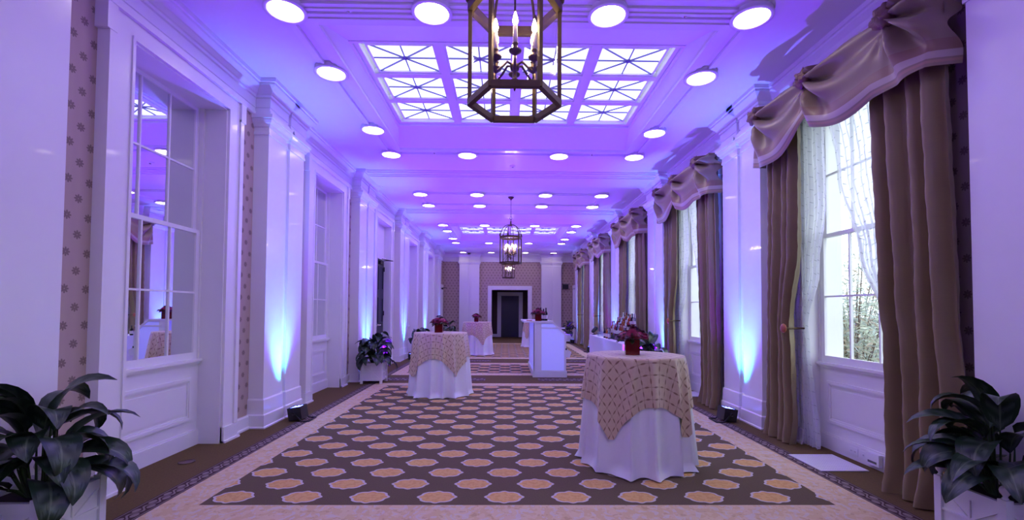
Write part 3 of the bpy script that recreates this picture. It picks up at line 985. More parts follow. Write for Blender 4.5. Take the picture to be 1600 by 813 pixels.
WHERE = ['window above the power outlets', 'window behind the gold-clothed table', 'window behind the bottle table', 'window next past the bottle table', 'window closest to the end wall']
for k, cy in enumerate(WIN):
    w = WHERE[k]
    valance(cy, w)
    hang('drape', DRAPE, cy, 3.135, [(3.4, -.53), (1.5, -.62), (1.2, -.66), (0, -.66)], [(3.4, -1.20), (1.4, -1.24), (0.9, -1.27), (0, -1.27)], lambda z: .050 + .008 * math.sin(z), 4,
         'full straight taupe silk drape at the ' + w, 'drape', 'straight taupe drapes', 3.75, .012, .6 + k, pool=.25)
    hang('drape', DRAPE, cy, 3.135, [(3.4, .42), (2.2, .45), (1.3, .62), (1.1, .60), (0, .56)], [(3.4, .98), (1.3, 1.02), (0, 1.06)], .044, 4,
         'taupe silk drape drawn to a wooden holdback at the ' + w, 'drape', 'drapes drawn to a holdback', 3.75, .012, 1.9 + k, pool=.2)
    hang('sheer_curtain', SHEER, cy, 3.29, [(3.6, .28), (2.6, .26), (1.9, .38), (1.28, .60), (1.1, .56), (0, .40)], [(3.6, .92), (1.6, .86), (1.28, .80), (0, .78)], .022, 9,
         'white voile sheer tied to the holdback at the ' + w, 'sheer curtain', 'voile sheers tied back to a holdback', 3.7, .015, .3 + k, .95)
    hang('sheer_curtain', SHEER, cy, 3.29, [(3.6, .26), (2.8, .10), (2.0, -.16), (1.28, -.48), (1.0, -.50), (0, -.46)], [(3.6, -.58), (2.4, -.62), (0, -.72)], .020, 9,
         'white voile sheer behind the straight drape at the ' + w, 'sheer curtain', 'voile sheers swept behind a straight drape', 3.7, .015, 2.2 + k, .95)
    t = thing('curtain_holdback', 'red-brown round wooden curtain holdback at the ' + w, 'holdback', (3.04, cy + .60, 1.27), group='wooden curtain holdbacks')
    MB().tube([(.005, 0, 0), (.23, .0, 0)], .010, 8).build('stem', BRASS, t)
    mb = MB(); mb.lathe([(0, -.018), (.02, -.018), (.045, -.010), (.05, 0), (.045, .008), (0, .010)], (0, 0, 0), 18, cap=False)
    mb.v = [(p[2], p[0], p[1]) for p in mb.v]; mb.build('knob', WOODRED, t)

# ------------------------------------------------------------------ planters and plants
def make_planter(w=.42, h=.42):
    t = thing('planter_box', 'x', 'planter')
    a = w / 2; p = .045
    for sx in (-1, 1):
        for sy in (-1, 1):
            post = MB().box(sx * a - p / 2 - sx * p / 2, sx * a + p / 2 - sx * p / 2, sy * a - p / 2 - sy * p / 2, sy * a + p / 2 - sy * p / 2, 0, h).build('post', WHITE, t)
            MB().lathe([(.012, 0), (.016, .006), (.010, .014), (.012, .022), (.023, .036), (.026, .05), (.022, .064), (.012, .074), (0, .077)], (sx * (a - p / 2), sy * (a - p / 2), h), 14).build('finial', WHITE, post)
    zb, zt = .06, h - .02
    for s_ in range(4):
        R = Matrix.Rotation(s_ * PI / 2, 4, 'Z')
        def place(mb, nm, par, mat=WHITE):
            mb.v = [tuple(R @ Vector(v)) for v in mb.v]; return mb.build(nm, mat, par)
        pn = place(MB().box(-a + p, a - p, -a + .016, -a + .026, zb, zt), 'side_panel', t)
        place(MB().box(-a + p, a - p, -a + .004, -a + .03, zt - .055, zt), 'top_rail', pn)
        place(MB().box(-a + p, a - p, -a + .004, -a + .03, zb, zb + .045), 'bottom_rail', pn)
        z0, z1 = zb + .045, zt - .055; x0, x1 = -a + p, a - p; zc = (z0 + z1) / 2
        for q_, (A, B) in enumerate((((x0, zc), (x1, zc)), ((0, z0), (0, z1)), ((x0, z0), (x1, z1)), ((x0, z1), (x1, z0)))):
            yb_ = -a + .012 + .0012 * q_
            place(MB().bar((A[0], yb_, A[1]), (B[0], yb_, B[1]), .014, .014, (0, 1, 0)), 'lattice_bar', pn)
    MB().box(-a + .03, a - .03, -a + .03, a - .03, h - .10, h - .05).build('liner_soil', SOIL, t)
    return t
def leaf_mesh(name, L, W, arch, droop, twist=.0):
    NL = 9; rows, uvs = [], []
    x = z = 0; ang = arch; st = L / NL
    for i in range(NL + 1):
        s = i / NL
        sh = (math.sin(PI * min(1, s ** .75)) ** .8) if 0 < s < 1 else 0.02
        wd = W / 2 * max(sh, .03); cup = .35 * wd
        row, uv = [], []
        for j in (-1, -.5, 0, .5, 1):
            tw = twist * s
            row.append((x - math.sin(ang) * (-abs(j) * -cup) , j * wd * math.cos(tw), z + abs(j) * cup * math.cos(ang) + j * wd * math.sin(tw))); uv.append((s, j))
        rows.append(row); uvs.append(uv)
        x += st * math.cos(ang); z += st * math.sin(ang); ang -= droop / NL * (1 + s)
    o = MB().grid(rows, uvs)
    me = bpy.data.meshes.new(name); me.from_pydata(o.v, [], o.f); me.materials.append(LEAF)
    me.polygons.foreach_set('use_smooth', [True] * len(me.polygons))
    lay = me.uv_layers.new(name='UVMap'); li = [0] * len(me.loops); me.loops.foreach_get('vertex_index', li)
    lay.data.foreach_set('uv', [c for i in li for c in o.uv[i]]); me.update()
    return me
LEAVES = [leaf_mesh('leaf', .36, .145, 1.05, 1.7, .25), leaf_mesh('leaf', .34, .155, .85, 1.9, -.3), leaf_mesh('leaf', .38, .125, 1.25, 1.35, .15), leaf_mesh('leaf', .30, .16, .6, 1.5, -.2)]
def plant(x, y, z, n, label, seed, scale=1.0, lim=None, group='leafy plants in white planters'):
    rng = random.Random(seed)
    t = thing('potted_plant', label, 'plant', (x, y, z), group=group)
    st = MB()
    for i in range(n):
        k = i / n
        az = i * 2.399 + rng.uniform(-.3, .3)
        for _ in range(12):                          # leaves grow clear of the wall behind
            if lim and lim[0] * math.cos(az) * .40 * scale > lim[1]: az += .53
        hgt = (.06 + .34 * k + rng.uniform(-.03, .03)) * scale
        r0 = (.10 - .06 * k) * scale
        bx, by = r0 * math.cos(az), r0 * math.sin(az)
        base = Vector((.05 * math.cos(az), .05 * math.sin(az), 0)); tip = Vector((bx * 1.3, by * 1.3, hgt))
        st.tube([base, (base + tip) / 2 + Vector((bx * .1, by * .1, .02)), tip], [.007, .006, .004], 5)
        pitch = rng.uniform(-.25, .2) - .55 * (1 - k) + (.35 if k > .85 else 0)
        s_ = scale * rng.uniform(.85, 1.12)
        m_ = Matrix.Translation(tip) @ Matrix.Rotation(az, 4, 'Z') @ Matrix.Rotation(-pitch, 4, 'Y') @ Matrix.Rotation(rng.uniform(-.35, .35), 4, 'X') @ Matrix.Scale(s_, 4)
        inst(LEAVES[rng.randrange(4)], 'leaf', t, m_)
    st.build('stems', GREENSTEM, t)
    return t
pl0 = make_planter()
PLANTERS = [(-2.69, 2.70, 0, 'beside the first mirrored window', 44, 1.12), (2.95, 2.69, 0, 'beside the first curtained window', 44, 1.08), (-2.60, 9.12, 0, 'by the navy double door', 46, 1.12),
            (-2.62, 13.95, 0, 'past the navy double door', 26, 1.1), (-2.25, 18.2, 0, 'seen beyond the blush-clothed table', 22, 1.15), (2.70, 8.45, 0, 'behind the gold-clothed table', 40, 1.15), (2.85, 20.55, 0, 'near the end wall, curtain side', 22, 1.1)]
for i, (x, y, rz, w, n, sc) in enumerate(PLANTERS):
    o = pl0 if i == 0 else copy_tree(pl0)
    o.location = (x, y, 0); o.rotation_euler.z = rz
    tag(o, 'white lattice-sided planter box ' + w, 'planter', 'white lattice planter boxes')
    plant(x, y, .37, n, 'dark glossy broad-leaved plant in the white planter ' + w, 20 + i, sc, (-1 if x < 0 else 1, (x - (WL + PD) if x < 0 else WR - PD - x - (.2 if i == 5 else 0)) - .03))

# ------------------------------------------------------------------ cocktail tables: cloths and flowers
def cloth_r(phi, s, H, seed):
    """radius outside the table edge after a drop of s metres"""
    k = s / H
    q = 14 * phi + 1.1 * math.sin(2 * phi + seed) + .7 * math.sin(5 * phi + 2 * seed)
    f = (1 - abs(math.sin(q / 2 + seed))) ** 1.3 * 1.5 - .6 + .35 * math.sin(3 * phi + seed)
    return .012 + .062 * k + .064 * k ** .6 * f
def cocktail(x, y, rot, seed, lab_w, lab_o, lab_f, H=1.02, R=.435, half=.86, flowers=True):
    NP = 220
    rows = []
    for s in [0, .5, 1]: rows.append([(R * max(s, .001) * math.cos(2 * PI * j / NP), R * max(s, .001) * math.sin(2 * PI * j / NP), H) for j in range(NP)])
    for i in range(1, 31):
        s = (H - .012) * i / 30
        row = []
        for j in range(NP):
            ph = 2 * PI * j / NP; r = R + cloth_r(ph, s, H, seed)
            z = H - s
            if i > 28: r += .012 * (i - 28) * (1 + math.sin(9 * ph + seed))
            row.append((r * math.cos(ph), r * math.sin(ph), max(.008, z)))
        rows.append(row)
    o = MB().grid(rows, closed=True).build('tablecloth', WHITECLOTH, loc=(x, y, 0))
    tag(o, lab_w, 'tablecloth', 'floor-length white tablecloths')
    rows, uvs = [], []
    NQ = 32
    for i in range(NQ + 1):
        row, uv = [], []
        for j in range(NP + 1):
            ph = 2 * PI * j / NP
            Lm = half / max(abs(math.cos(ph - rot)), abs(math.sin(ph - rot)))
            Lm = min(Lm, half * 1.36)
            if i <= 6: rho = (R + .01) * i / 6
            else: rho = R + .01 + (Lm - R - .01) * (i - 6) / (NQ - 6)
            s = max(0, rho - R - .01)
            if s == 0: p = (rho * math.cos(ph), rho * math.sin(ph), H + .005)
            else:
                r = R + cloth_r(ph, s, H, seed) + .010 + .018 * s * (1 + math.sin(13 * ph + seed))
                p = (r * math.cos(ph), r * math.sin(ph), H + .004 - s * .985)
            row.append(p); uv.append((rho * math.cos(ph - rot), rho * math.sin(ph - rot)))
        rows.append(row); uvs.append(uv)
    o = MB().grid(rows, uvs).build('table_overlay', OVERLAY, uv=True, loc=(x, y, 0))
    tag(o, lab_o, 'table overlay', 'square lattice-patterned overlays')
    if flowers: bouquet(x - .03, y, H + .006, lab_f, seed)

def rgb_mat(n, c, r=.5): return plain(n, c, r, var=.2, scale=40)
PINK = rgb_mat('magenta_petal', (.30, .008, .075)); PURPLE = rgb_mat('plum_petal', (.06, .004, .035)); ROSE = rgb_mat('crimson_petal', (.16, .005, .02))
FOLI = rgb_mat('bouquet_leaf', (.03, .055, .02)); EYE = rgb_mat('flower_eye', (.03, .008, .012))
def vase_mat():
    m, nt, p = new_mat('ruby_vase_glass')
    p.inputs['Base Color'].default_value = (.25, .005, .012, 1); p.inputs['Roughness'].default_value = .06
    p.inputs['Transmission Weight'].default_value = .55; p.inputs['IOR'].default_value = 1.4
    return m
VASE = vase_mat()
def bloom_mesh(R, layers, npet, mat, name='bloom'):
    mb = MB()
    for L in range(layers):
        rr = R * (1 - .26 * L); up = .25 + .5 * L
        for k in range(npet):
            a = 2 * PI * (k + .5 * L) / npet; w = rr * math.sin(PI / npet) * 1.25
            d = Vector((math.cos(a), math.sin(a), 0)); s_ = Vector((-math.sin(a), math.cos(a), 0)); z = Vector((0, 0, 1))
            p = [d * rr * .12, d * rr * .6 + s_ * w + z * rr * up * .35, d * rr * .98 + s_ * w * .5 + z * rr * up * .45, d * rr * 1.04 + z * rr * up * .5, d * rr * .98 - s_ * w * .5 + z * rr * up * .45, d * rr * .6 - s_ * w + z * rr * up * .35]
            mb.add([q + z * L * .006 for q in p], [(0, 1, 2, 3, 4, 5)], 0, True)
    mb.lathe([(rr * .3, .004), (rr * .26, rr * .3), (0, rr * .36)], (0, 0, 0), 8, 1, cap=False)
    me = bpy.data.meshes.new(name); me.from_pydata(mb.v, [], mb.f); me.materials.append(mat); me.materials.append(EYE)
    me.polygons.foreach_set('material_index', mb.m); me.update()
    return me
BLOOMS = [bloom_mesh(.055, 2, 14, PINK), bloom_mesh(.045, 3, 8, PURPLE), bloom_mesh(.04, 3, 8, ROSE), bloom_mesh(.03, 2, 7, PURPLE)]
def bleaf(L, W):
    mb = MB(); rows = []
    for i in range(6):
        s = i / 5; w = W / 2 * math.sin(PI * min(1, s * .95 + .03)); rows.append([(L * s, -w, .15 * L * s - .3 * L * s * s), (L * s, 0, .15 * L * s - .3 * L * s * s - w * .3), (L * s, w, .15 * L * s - .3 * L * s * s)])
    mb.grid(rows); me = bpy.data.meshes.new('leaf'); me.from_pydata(mb.v, [], mb.f); me.materials.append(FOLI); me.update()
    return me
BLEAF = bleaf(.11, .045)
def bouquet(x, y, z, label, seed):
    rng = random.Random(seed * 7 + 1)
    t = thing('flower_arrangement', label, 'flowers', (x, y, z), rng.uniform(-.2, .2), 'bouquets in ruby glass vases')
    w, h = .066, .145
    mb = MB(); mb.box(-w, w, -w, w, .0, .012)
    for s_ in range(4):
        R = Matrix.Rotation(s_ * PI / 2, 3, 'Z'); b = MB().box(-w, w, -w, -w + .006, .012, h)
        mb.add([R @ Vector(v) for v in b.v], b.f)
    mb.build('vase', VASE, t)
    st = MB()
    for i in range(30):
        az = i * 2.399; rr = .012 + .135 * math.sqrt(i / 30); el = .275 - .75 * rr + rng.uniform(-.02, .02)
        p = Vector((rr * math.cos(az), rr * math.sin(az), el))
        st.tube([(.02 * math.cos(az), .02 * math.sin(az), .02), (p.x * .3, p.y * .3, .14), p], .003, 4)
        d = Vector((p.x * 5, p.y * 5, 1)).normalized()
        q = d.to_track_quat('Z', 'Y').to_matrix().to_4x4()
        inst(BLOOMS[(0, 1, 2, 1, 3, 2)[i % 6]], 'bloom', t, Matrix.Translation(p) @ q @ Matrix.Scale(rng.uniform(.8, 1.15), 4))
    # one big gerbera facing the hall entrance
    inst(BLOOMS[0], 'bloom', t, Matrix.Translation((-.01, -.115, .20)) @ Matrix.Rotation(PI / 2 - .25, 4, 'X') @ Matrix.Scale(1.0, 4))
    for i in range(18):
        az = i * 2.1 + .4; q = Matrix.Translation((.075 * math.cos(az), .075 * math.sin(az), .14 + .04 * rng.random())) @ Matrix.Rotation(az, 4, 'Z') @ Matrix.Rotation(rng.uniform(-.5, .4), 4, 'Y')
        inst(BLEAF, 'leaf', t, q)
    st.build('stems', GREENSTEM, t)

cocktail(1.265, 4.43, math.radians(-85), 1.3, 'floor-length white tablecloth under the gold overlay by the curtains', 'gold lattice overlay hanging in points on the table by the curtains', 'ruby vase of magenta and plum flowers on the gold-clothed table')
cocktail(-1.12, 7.93, math.radians(-97), 3.1, 'floor-length white tablecloth near the white planter and navy door', 'blush lattice overlay on the table near the white planter', 'ruby vase of magenta flowers on the blush-clothed table near the planter', 1.05)
cocktail(-.92, 15.0, math.radians(-113), 4.4, 'floor-length white tablecloth in front of the end doorway', 'pink lattice overlay on the table in front of the end doorway', 'small ruby vase of red flowers before the end doorway', 1.05)
cocktail(1.20, 18.1, math.radians(-93), 5.2, 'floor-length white tablecloth behind the glowing bar', 'tan lattice overlay on the table behind the glowing bar', '', 1.05, flowers=False)

# ------------------------------------------------------------------ lanterns
def lantern(y, label, n=6, zb=2.645, R=.262, H=.60, rot=0.0):
    t = thing('hanging_lantern', label, 'lantern', (X0 - .075 if y < 5 else X0, y, zb), group='brass candle lanterns hung down the hall')
    def hexa(r, k): a = 2 * PI * (k + (0 if n == 6 else .5)) / n + rot; return Vector((r * math.cos(a), r * math.sin(a), 0))
    Z = Vector((0, 0, 1))
    for k in range(n):
        a, b = hexa(R, k), hexa(R, k + 1)
        MB().bar(a, a + Z * H, .022, .022, (a.x, a.y, 0)).build('post', BRASS, t)
        m_ = (a + b) / 2
        for z, h, w in ((.012, .035, .03), (H - .02, .05, .035)):
            MB().bar(a + Z * (z + .0015 * (k % 2)), b + Z * (z + .0015 * (k % 2)), w, h).build('rail', BRASS, t)
        i0, i1 = a * .985, b * .985
        MB().add([i0 + Z * .03, i1 + Z * .03, i1 + Z * (H - .04), i0 + Z * (H - .04)], [(0, 1, 2, 3)]).build('pane', LANTGLASS, t)
        # finial leaf at each top corner, dome rib
        MB().lathe([(.010, 0), (.022, .012), (.024, .03), (.012, .05), (.017, .062), (.005, .085), (0, .09)], a * 1.02 + Z * (H + .005), 10).build('corner_finial', BRASS, t)
        pts = []
        for i in range(11):
            s = i / 10 * PI / 2
            pts.append(a * .97 * math.cos(s) ** .8 + Z * (H + .30 * math.sin(s)) if i < 10 else Z * (H + .30) + a * .05)
        MB().tube(pts, .009, 6).build('dome_rib', BRASS, t)
        if n == 8: continue
    MB().lathe([(.035, -.02), (.045, .0), (.03, .02), (.018, .05), (.022, .08), (.010, .11), (.006, .16)], Z * (H + .29), 12).build('crown', BRASS, t)
    # hanging rod, ring and ceiling canopy
    top = ZC - zb
    rod = MB(); rod.tube([Z * (H + .44), Z * (top - .02)], .006, 6); rod.build('hanging_rod', BRASS, t)
    rg = MB(); rg.tube([Vector((.03 * math.cos(a), 0, H + .46 + .03 * math.sin(a))) for a in [2 * PI * i / 12 for i in range(13)]], .006, 6); rg.build('ring', BRASS, t)
    MB().lathe([(.012, top - .08), (.02, top - .06), (.06, top - .03), (.075, top - .005), (.075, top)], (0, 0, 0), 18).build('ceiling_canopy', BRASS, t)
    # candelabrum
    MB().lathe([(.003, .085), (.010, .11), (.018, .125), (.036, .14), (.014, .155), (.012, .2), (.025, .21), (.03, .235), (.012, .25), (.006, .27), (.006, H + .27)], (0, 0, 0), 12).build('centre_stem', BRASS, t)
    for k in range(6):
        a = 2 * PI * (k + .5) / 6 + rot
        d = Vector((math.cos(a), math.sin(a), 0))
        rr = .128
        arm = MB().tube([d * .012 + Z * .235, d * .05 + Z * .245, d * .085 + Z * .205, d * (rr - .01) + Z * .175, d * (rr + .004) + Z * .20, d * rr + Z * .235], .007, 7)
        ao = arm.build('arm', BRASS, t)
        mb = MB().lathe([(.008, .225), (.016, .232), (.034, .245), (.036, .252), (.012, .256), (.014, .285), (.018, .29), (.014, .296)], d * rr, 14); mb.build('drip_pan', BRASS, ao)
        MB().lathe([(.0125, .294), (.0125, .39), (.008, .394)], d * rr, 12).build('candle', CANDLEWAX, ao)
        MB().lathe([(.006, .392), (.014, .41), (.0155, .425), (.010, .45), (.003, .472), (0, .475)], d * rr, 10, cap=False).build('bulb', BULB, ao)
    return t
lantern(2.62, 'large hexagonal brass lantern with six lit candles before the star-paned skylight')
lantern(11.2, 'hexagonal domed brass lantern hung from the ceiling beyond the first skylight', zb=2.60, R=.27, H=.66, rot=.26)
lantern(19.6, 'smaller-looking brass lantern lowest in line before the end wall', zb=2.83, R=.26, H=.62, rot=.1)

# ------------------------------------------------------------------ glowing bar
def bar_mats():
    m, nt, p = new_mat('frosted_bar_panel')
    v, x, y, z = coords(nt)
    p.inputs['Base Color'].default_value = (.66, .68, .86, 1); p.inputs['Roughness'].default_value = .35
    p.inputs['Emission Color'].default_value = (.16, .18, 1, 1); p.inputs['Emission Strength'].default_value = .4
    return m
FROST = bar_mats()
BARWHITE = plain('white_laminate', (.74, .74, .80), .3, var=.02)
bx, by = .60, 9.88
t = thing('bar_counter', 'white portable bar with glowing frosted panels and sloped end', 'bar', (bx, by, 0))
Wb, Lb, Hb = .74, 1.95, 1.18
prof = [(.04, .13), (.04, Hb), (.44, Hb), (.70, .93), (.70, .13)]             # outline of the end cheek in x, z
def prism(pr, y0, y1):
    n = len(pr); vs = [(x, y0, z) for x, z in pr] + [(x, y1, z) for x, z in pr]
    return MB().add(vs, [tuple(range(n)), tuple(reversed(range(n, 2 * n)))] + [(i + n, (i + 1) % n + n, (i + 1) % n, i) for i in range(n)])
for y0, nm in ((0, 'end_cheek'), (Lb - .05, 'end_cheek')):
    ck = prism(prof, y0 + .012, y0 + .045).build(nm, FROST, t)
    fr_ = MB()
    for q_, (a, b) in enumerate(zip(prof, prof[1:] + prof[:1])):
        fr_.bar((a[0], y0 + .02 + .0012 * q_, a[1]), (b[0], y0 + .02 + .0012 * q_, b[1]), .045, .05, (0, 1, 0))
    fr_.box(.15, .70, y0, y0 + .012, Hb - .13, Hb - .10); fr_.box(.04, .19, y0 + .004, y0 + .012, .13, Hb)
    fr_.build('cheek_frame', BARWHITE, ck)
MB().box(.0, Wb + .0, -.01, Lb + .01, 0, .13).build('plinth', BARWHITE, t)
MB().box(.035, .05, .05, Lb - .05, .13, Hb).build('front_panel', FROST, t)
MB().box(.01, .03, -.005, .03, .13, Hb).build('corner_strip', BARWHITE, t)
top = MB().lathe([(.0, 0), (.001, 0)], (0, 0, 0), 4)
MB().box(-.20, .44, -.02, Lb + .02, Hb, Hb + .035).build('bar_top', BARWHITE, t)
MB().box(.44, .70, .06, Lb - .06, .88, .91).build('work_shelf', BARWHITE, t)
for k, yy_ in enumerate((.02, .55)):
    bn = MB(); bn.add([(.71, yy_ + a, z) for a in (0, .22) for z in (.62,)] + [(.84, yy_, .55), (.84, yy_ + .22, .55), (.80, yy_, .42), (.80, yy_ + .22, .42), (.71, yy_, .44), (.71, yy_ + .22, .44)],
                   [(0, 1, 3, 2), (2, 3, 5, 4), (4, 5, 7, 6), (6, 7, 1, 0), (0, 2, 4, 6), (1, 7, 5, 3)])
    bo = bn.build('side_bin', BARWHITE, t)
    MB().lathe([(.022, -.02), (.022, .02)], (.72, yy_ - .005, .61), 12).build('pivot', BLACK, bo)
# a real strip of LEDs inside the bar shines on its front
ld = bpy.data.lights.new('bar_led', 'AREA'); ld.shape = 'RECTANGLE'; ld.size = .9; ld.size_y = 1.7; ld.energy = 7; ld.color = (.15, .2, 1)
lo_ = bpy.data.objects.new('bar_led', ld); COL.objects.link(lo_); lo_.parent = t; lo_.location = (.40, Lb / 2, .65); lo_.rotation_euler = (0, PI / 2, 0)

# ------------------------------------------------------------------ bottles
def liquid_glass(n, c, tr=.6):
    m, nt, p = new_mat(n)
    p.inputs['Base Color'].default_value = (*c, 1); p.inputs['Roughness'].default_value = .05; p.inputs['Transmission Weight'].default_value = tr; p.inputs['IOR'].default_value = 1.3
    return m
AMBER = liquid_glass('amber_bottle', (.55, .17, .04)); CLEAR = liquid_glass('clear_bottle', (.85, .9, .95), .8); GREENB = liquid_glass('dark_wine_bottle', (.01, .012, .012), .1)
REDB = liquid_glass('red_bottle', (.5, .06, .05)); BLUEB = liquid_glass('blue_bottle', (.12, .15, .4))
PAPERLBL = plain('bottle_label', (.62, .58, .52), .6); CAPR = plain('red_cap', (.35, .03, .03), .4); CAPK = plain('dark_cap', (.03, .03, .04), .4)
def bottle(x, y, z, h, r, mat, cap, label, group):
    t = thing('bottle', label, 'bottle', (x, y, z), group=group)
    MB().lathe([(r * .9, 0), (r, .01), (r, h * .56), (r * .9, h * .63), (r * .42, h * .74), (r * .36, h * .78), (r * .36, h * .92)], (0, 0, 0), 14).build('body', mat, t)
    MB().lathe([(r * .42, h * .90), (r * .42, h)], (0, 0, 0), 12).build('cap', cap, t)
    MB().lathe([(r * 1.02, h * .15), (r * 1.02, h * .45)], (0, 0, 0), 14, cap=False).build('paper_label', PAPERLBL, t)
ZB = Hb + .035
for dx, dy, h, lb_ in ((.20, .42, .30, 'tallest dark wine bottle on the glowing bar, beside the flowers'), (.27, .50, .27, 'shortest dark wine bottle on the glowing bar'), (.31, .34, .29, 'dark wine bottle on the glowing bar, farthest from the flowers')):
    bottle(bx + dx, by + dy, ZB, h, .037, GREENB, CAPK, lb_, 'wine bottles on the bar')
bouquet(bx + .12, by + .12, ZB, 'ruby vase of red flowers on the glowing bar', 9)
t = thing('napkin_stack', 'small stack of red napkins on the glowing bar', 'napkins', (bx - .07, by + .25, ZB))
for i in range(4): MB().box(-.06, .06, -.06, .06, .004 * i, .004 * i + .0035).build('napkin', rgb_mat('red_napkin', (.4, .02, .03)), t)

# back bar table along the curtain wall
TX0, TX1, TY0, TY1, TZ = 2.36, 2.98, 9.15, 12.75, .78
t = thing('back_bar_table', 'long table in fitted white stretch cloth carrying the bottles', 'table', (0, 0, 0))
MB().box(TX0, TX1, TY0, TY1, TZ - .02, TZ).build('table_top', WHITECLOTH, t)
mb = MB()
NX = 48
for xf, sgn in ((TX0, -1), (TX1, 1)):
    rows = []
    for i in range(13):
        z = (TZ - .02) * (1 - i / 12); row = []
        for j in range(NX + 1):
            s = j / NX; y = TY0 + (TY1 - TY0) * s
            q = (s * 2) % 1.0                       # two tables: cloth stretched to each foot
            pinch = .16 * math.sin(PI * q) ** .6 * math.sin(PI * min(1, (1 - z / TZ) * .5))
            row.append((xf - sgn * pinch, y, z + .004))
        rows.append(row)
    mb.grid(rows)
mb.build('stretch_skirt', WHITECLOTH, t)
for yf in (TY0, TY1): MB().add([(TX0, yf, .004), (TX1, yf, .004), (TX1, yf, TZ - .02), (TX0, yf, TZ - .02)], [(0, 1, 2, 3)]).build('end_skirt', WHITECLOTH, t)
rng = random.Random(3)
rs = thing('bottle_riser', 'black stepped riser for bottles on the white table', 'riser', (2.72, 10.5, TZ))
for k in range(3): MB().box(-.20 + .13 * k, .20, -.55, .55, .10 * k, .10 * k + .098).build('step', BLACK, rs)
BTL = [(AMBER, CAPR), (CLEAR, CAPK), (REDB, CAPR), (GREENB, CAPK), (CLEAR, CHROME), (AMBER, CAPK)]
BLAB = ['amber liquor bottle with red cap on the riser', 'clear liquor bottle with dark cap on the riser', 'red liquor bottle with red cap on the riser', 'dark bottle with dark cap on the riser', 'clear liquor bottle with silver cap on the riser', 'amber liquor bottle with dark cap on the riser']
for k in range(3):
    for j in range(7):
        i = (j * 5 + k * 2) % 6
        m_, c_ = BTL[i]
        bottle(2.72 - .135 + .13 * k, 10.03 + j * .155, TZ + .10 * k + .098, rng.uniform(.26, .33), rng.uniform(.034, .042), m_, c_, BLAB[i].replace('the riser', 'the %s riser step, %s from the entrance end' % (('lowest', 'middle', 'top')[k], ('first', 'second', 'third', 'fourth', 'fifth', 'sixth', 'seventh')[j])), 'liquor bottles on the riser')
for j in range(5):
    i = (j * 2 + 1) % 6; m_, c_ = BTL[i]
    bottle(2.46 + .04 * (j % 2), 10.75 + .12 * j, TZ, rng.uniform(.22, .3), .037, m_, c_, BLAB[i].replace('on the riser', 'on the table before the riser, %s from the entrance' % ('first', 'second', 'third', 'fourth', 'fifth')[j]), 'bottles standing on the white table')
GLASSW = clear_glass('drinking_glass', (.93, .95, .98), .25)
for r_ in range(3):
    for c_ in range(4):
        t = thing('drinking_glass', 'clear tumbler on the white table, %s row, %s from the riser' % (('front', 'middle', 'back')[r_], ('first', 'second', 'third', 'fourth')[c_]), 'glass', (2.44 + .085 * r_, 11.75 + .085 * c_, TZ), group='tumblers on the white table')
        MB().lathe([(.027, 0), (.034, .12)], (0, 0, 0), 14, cap=False).build('bowl', GLASSW, t); MB().lathe([(.027, 0), (.027, .008)], (0, 0, 0), 14).build('base', GLASSW, t)
# small spotlight on the table end and one clamped below it
def spot_lamp(x, y, z, label):
    t = thing('spot_lamp', label, 'lamp', (x, y, z), .5)
    MB().lathe([(.06, 0), (.06, .012), (.02, .02)], (0, 0, 0), 16).build('base', BLACK, t)
    MB().tube([(0, 0, .01), (0, 0, .08)], .012, 8).build('stem', BLACK, t)
    m_ = MB().lathe([(.03, -.09), (.045, -.07), (.06, .06), (.065, .09)], (0, 0, 0), 16)
    R = Matrix.Rotation(.9, 3, 'Y'); m_.v = [tuple(R @ Vector(v) + Vector((.01, 0, .13))) for v in m_.v]; m_.build('lamp_head', BLACK, t)
spot_lamp(2.46, 12.62, TZ, 'black spot lamp at the end of the white bottle table')

# ------------------------------------------------------------------ small fittings
GRILLE = plain('white_grille', (.74, .74, .76), .4)
def grille(x0, x1, y0, y1, label):
    t = thing('floor_grille', label, 'floor grille', ((x0 + x1) / 2, (y0 + y1) / 2, 0))
    hx, hy = (x1 - x0) / 2, (y1 - y0) / 2
    MB().box(-hx, hx, -hy, hy, .001, .004).build('backing', GREYPLASTIC, t)
    mb = MB(); frame_strip(mb, -hx, hx, -hy, hy, .025, .004, .012); mb.build('rim', GRILLE, t)
    for i in range(18):
        x = -hx + .025 + (2 * hx - .05) * (i + .5) / 18; MB().box(x - .009, x + .009, -hy + .025, hy - .025, .004, .010).build('slat', GRILLE, t)
    for i in range(1, 18):
        y = -hy + .025 + (2 * hy - .05) * i / 18; MB().box(-hx + .025, hx - .025, y - .008, y + .008, .0045, .0105).build('cross_slat', GRILLE, t)
grille(2.87, 3.31, 4.13, 4.60, 'white perforated floor grille under the window with power outlets')
grille(2.98, 3.40, 7.70, 8.17, 'white perforated floor grille beyond the gold-clothed table')
def outlet(y, label):
    x = WR + .09
    t = thing('power_outlet', label, 'outlet', (x - .022, y, .085))
    MB().box(-.006, 0, -.055, .055, -.036, .036).build('plate', WHITEPLASTIC, t)
    for s_ in (-1, 1):
        MB().box(-.009, -.006, s_ * .022 - .014, s_ * .022 + .014, -.016, .016).build('socket', WHITEPLASTIC, t)
        for q in (-1, 1): MB().box(-.0095, -.009, s_ * .022 + q * .006 - .0015, s_ * .022 + q * .006 + .0015, -.006, .008).build('slot', GREYPLASTIC, t)
outlet(4.46, 'white double power outlet on the apron base, next to another'); outlet(4.31, 'white power outlet beside the plugged-in white box')
t = thing('plug_adapter', 'white boxy adapter plugged in at the window apron', 'adapter', (WR + .062, 4.19, .02))
MB().box(-.035, .0, -.075, .075, .02, .13).build('case', WHITEPLASTIC, t); MB().box(-.037, -.035, -.05, .05, .04, .06).build('seam', GREYPLASTIC, t)
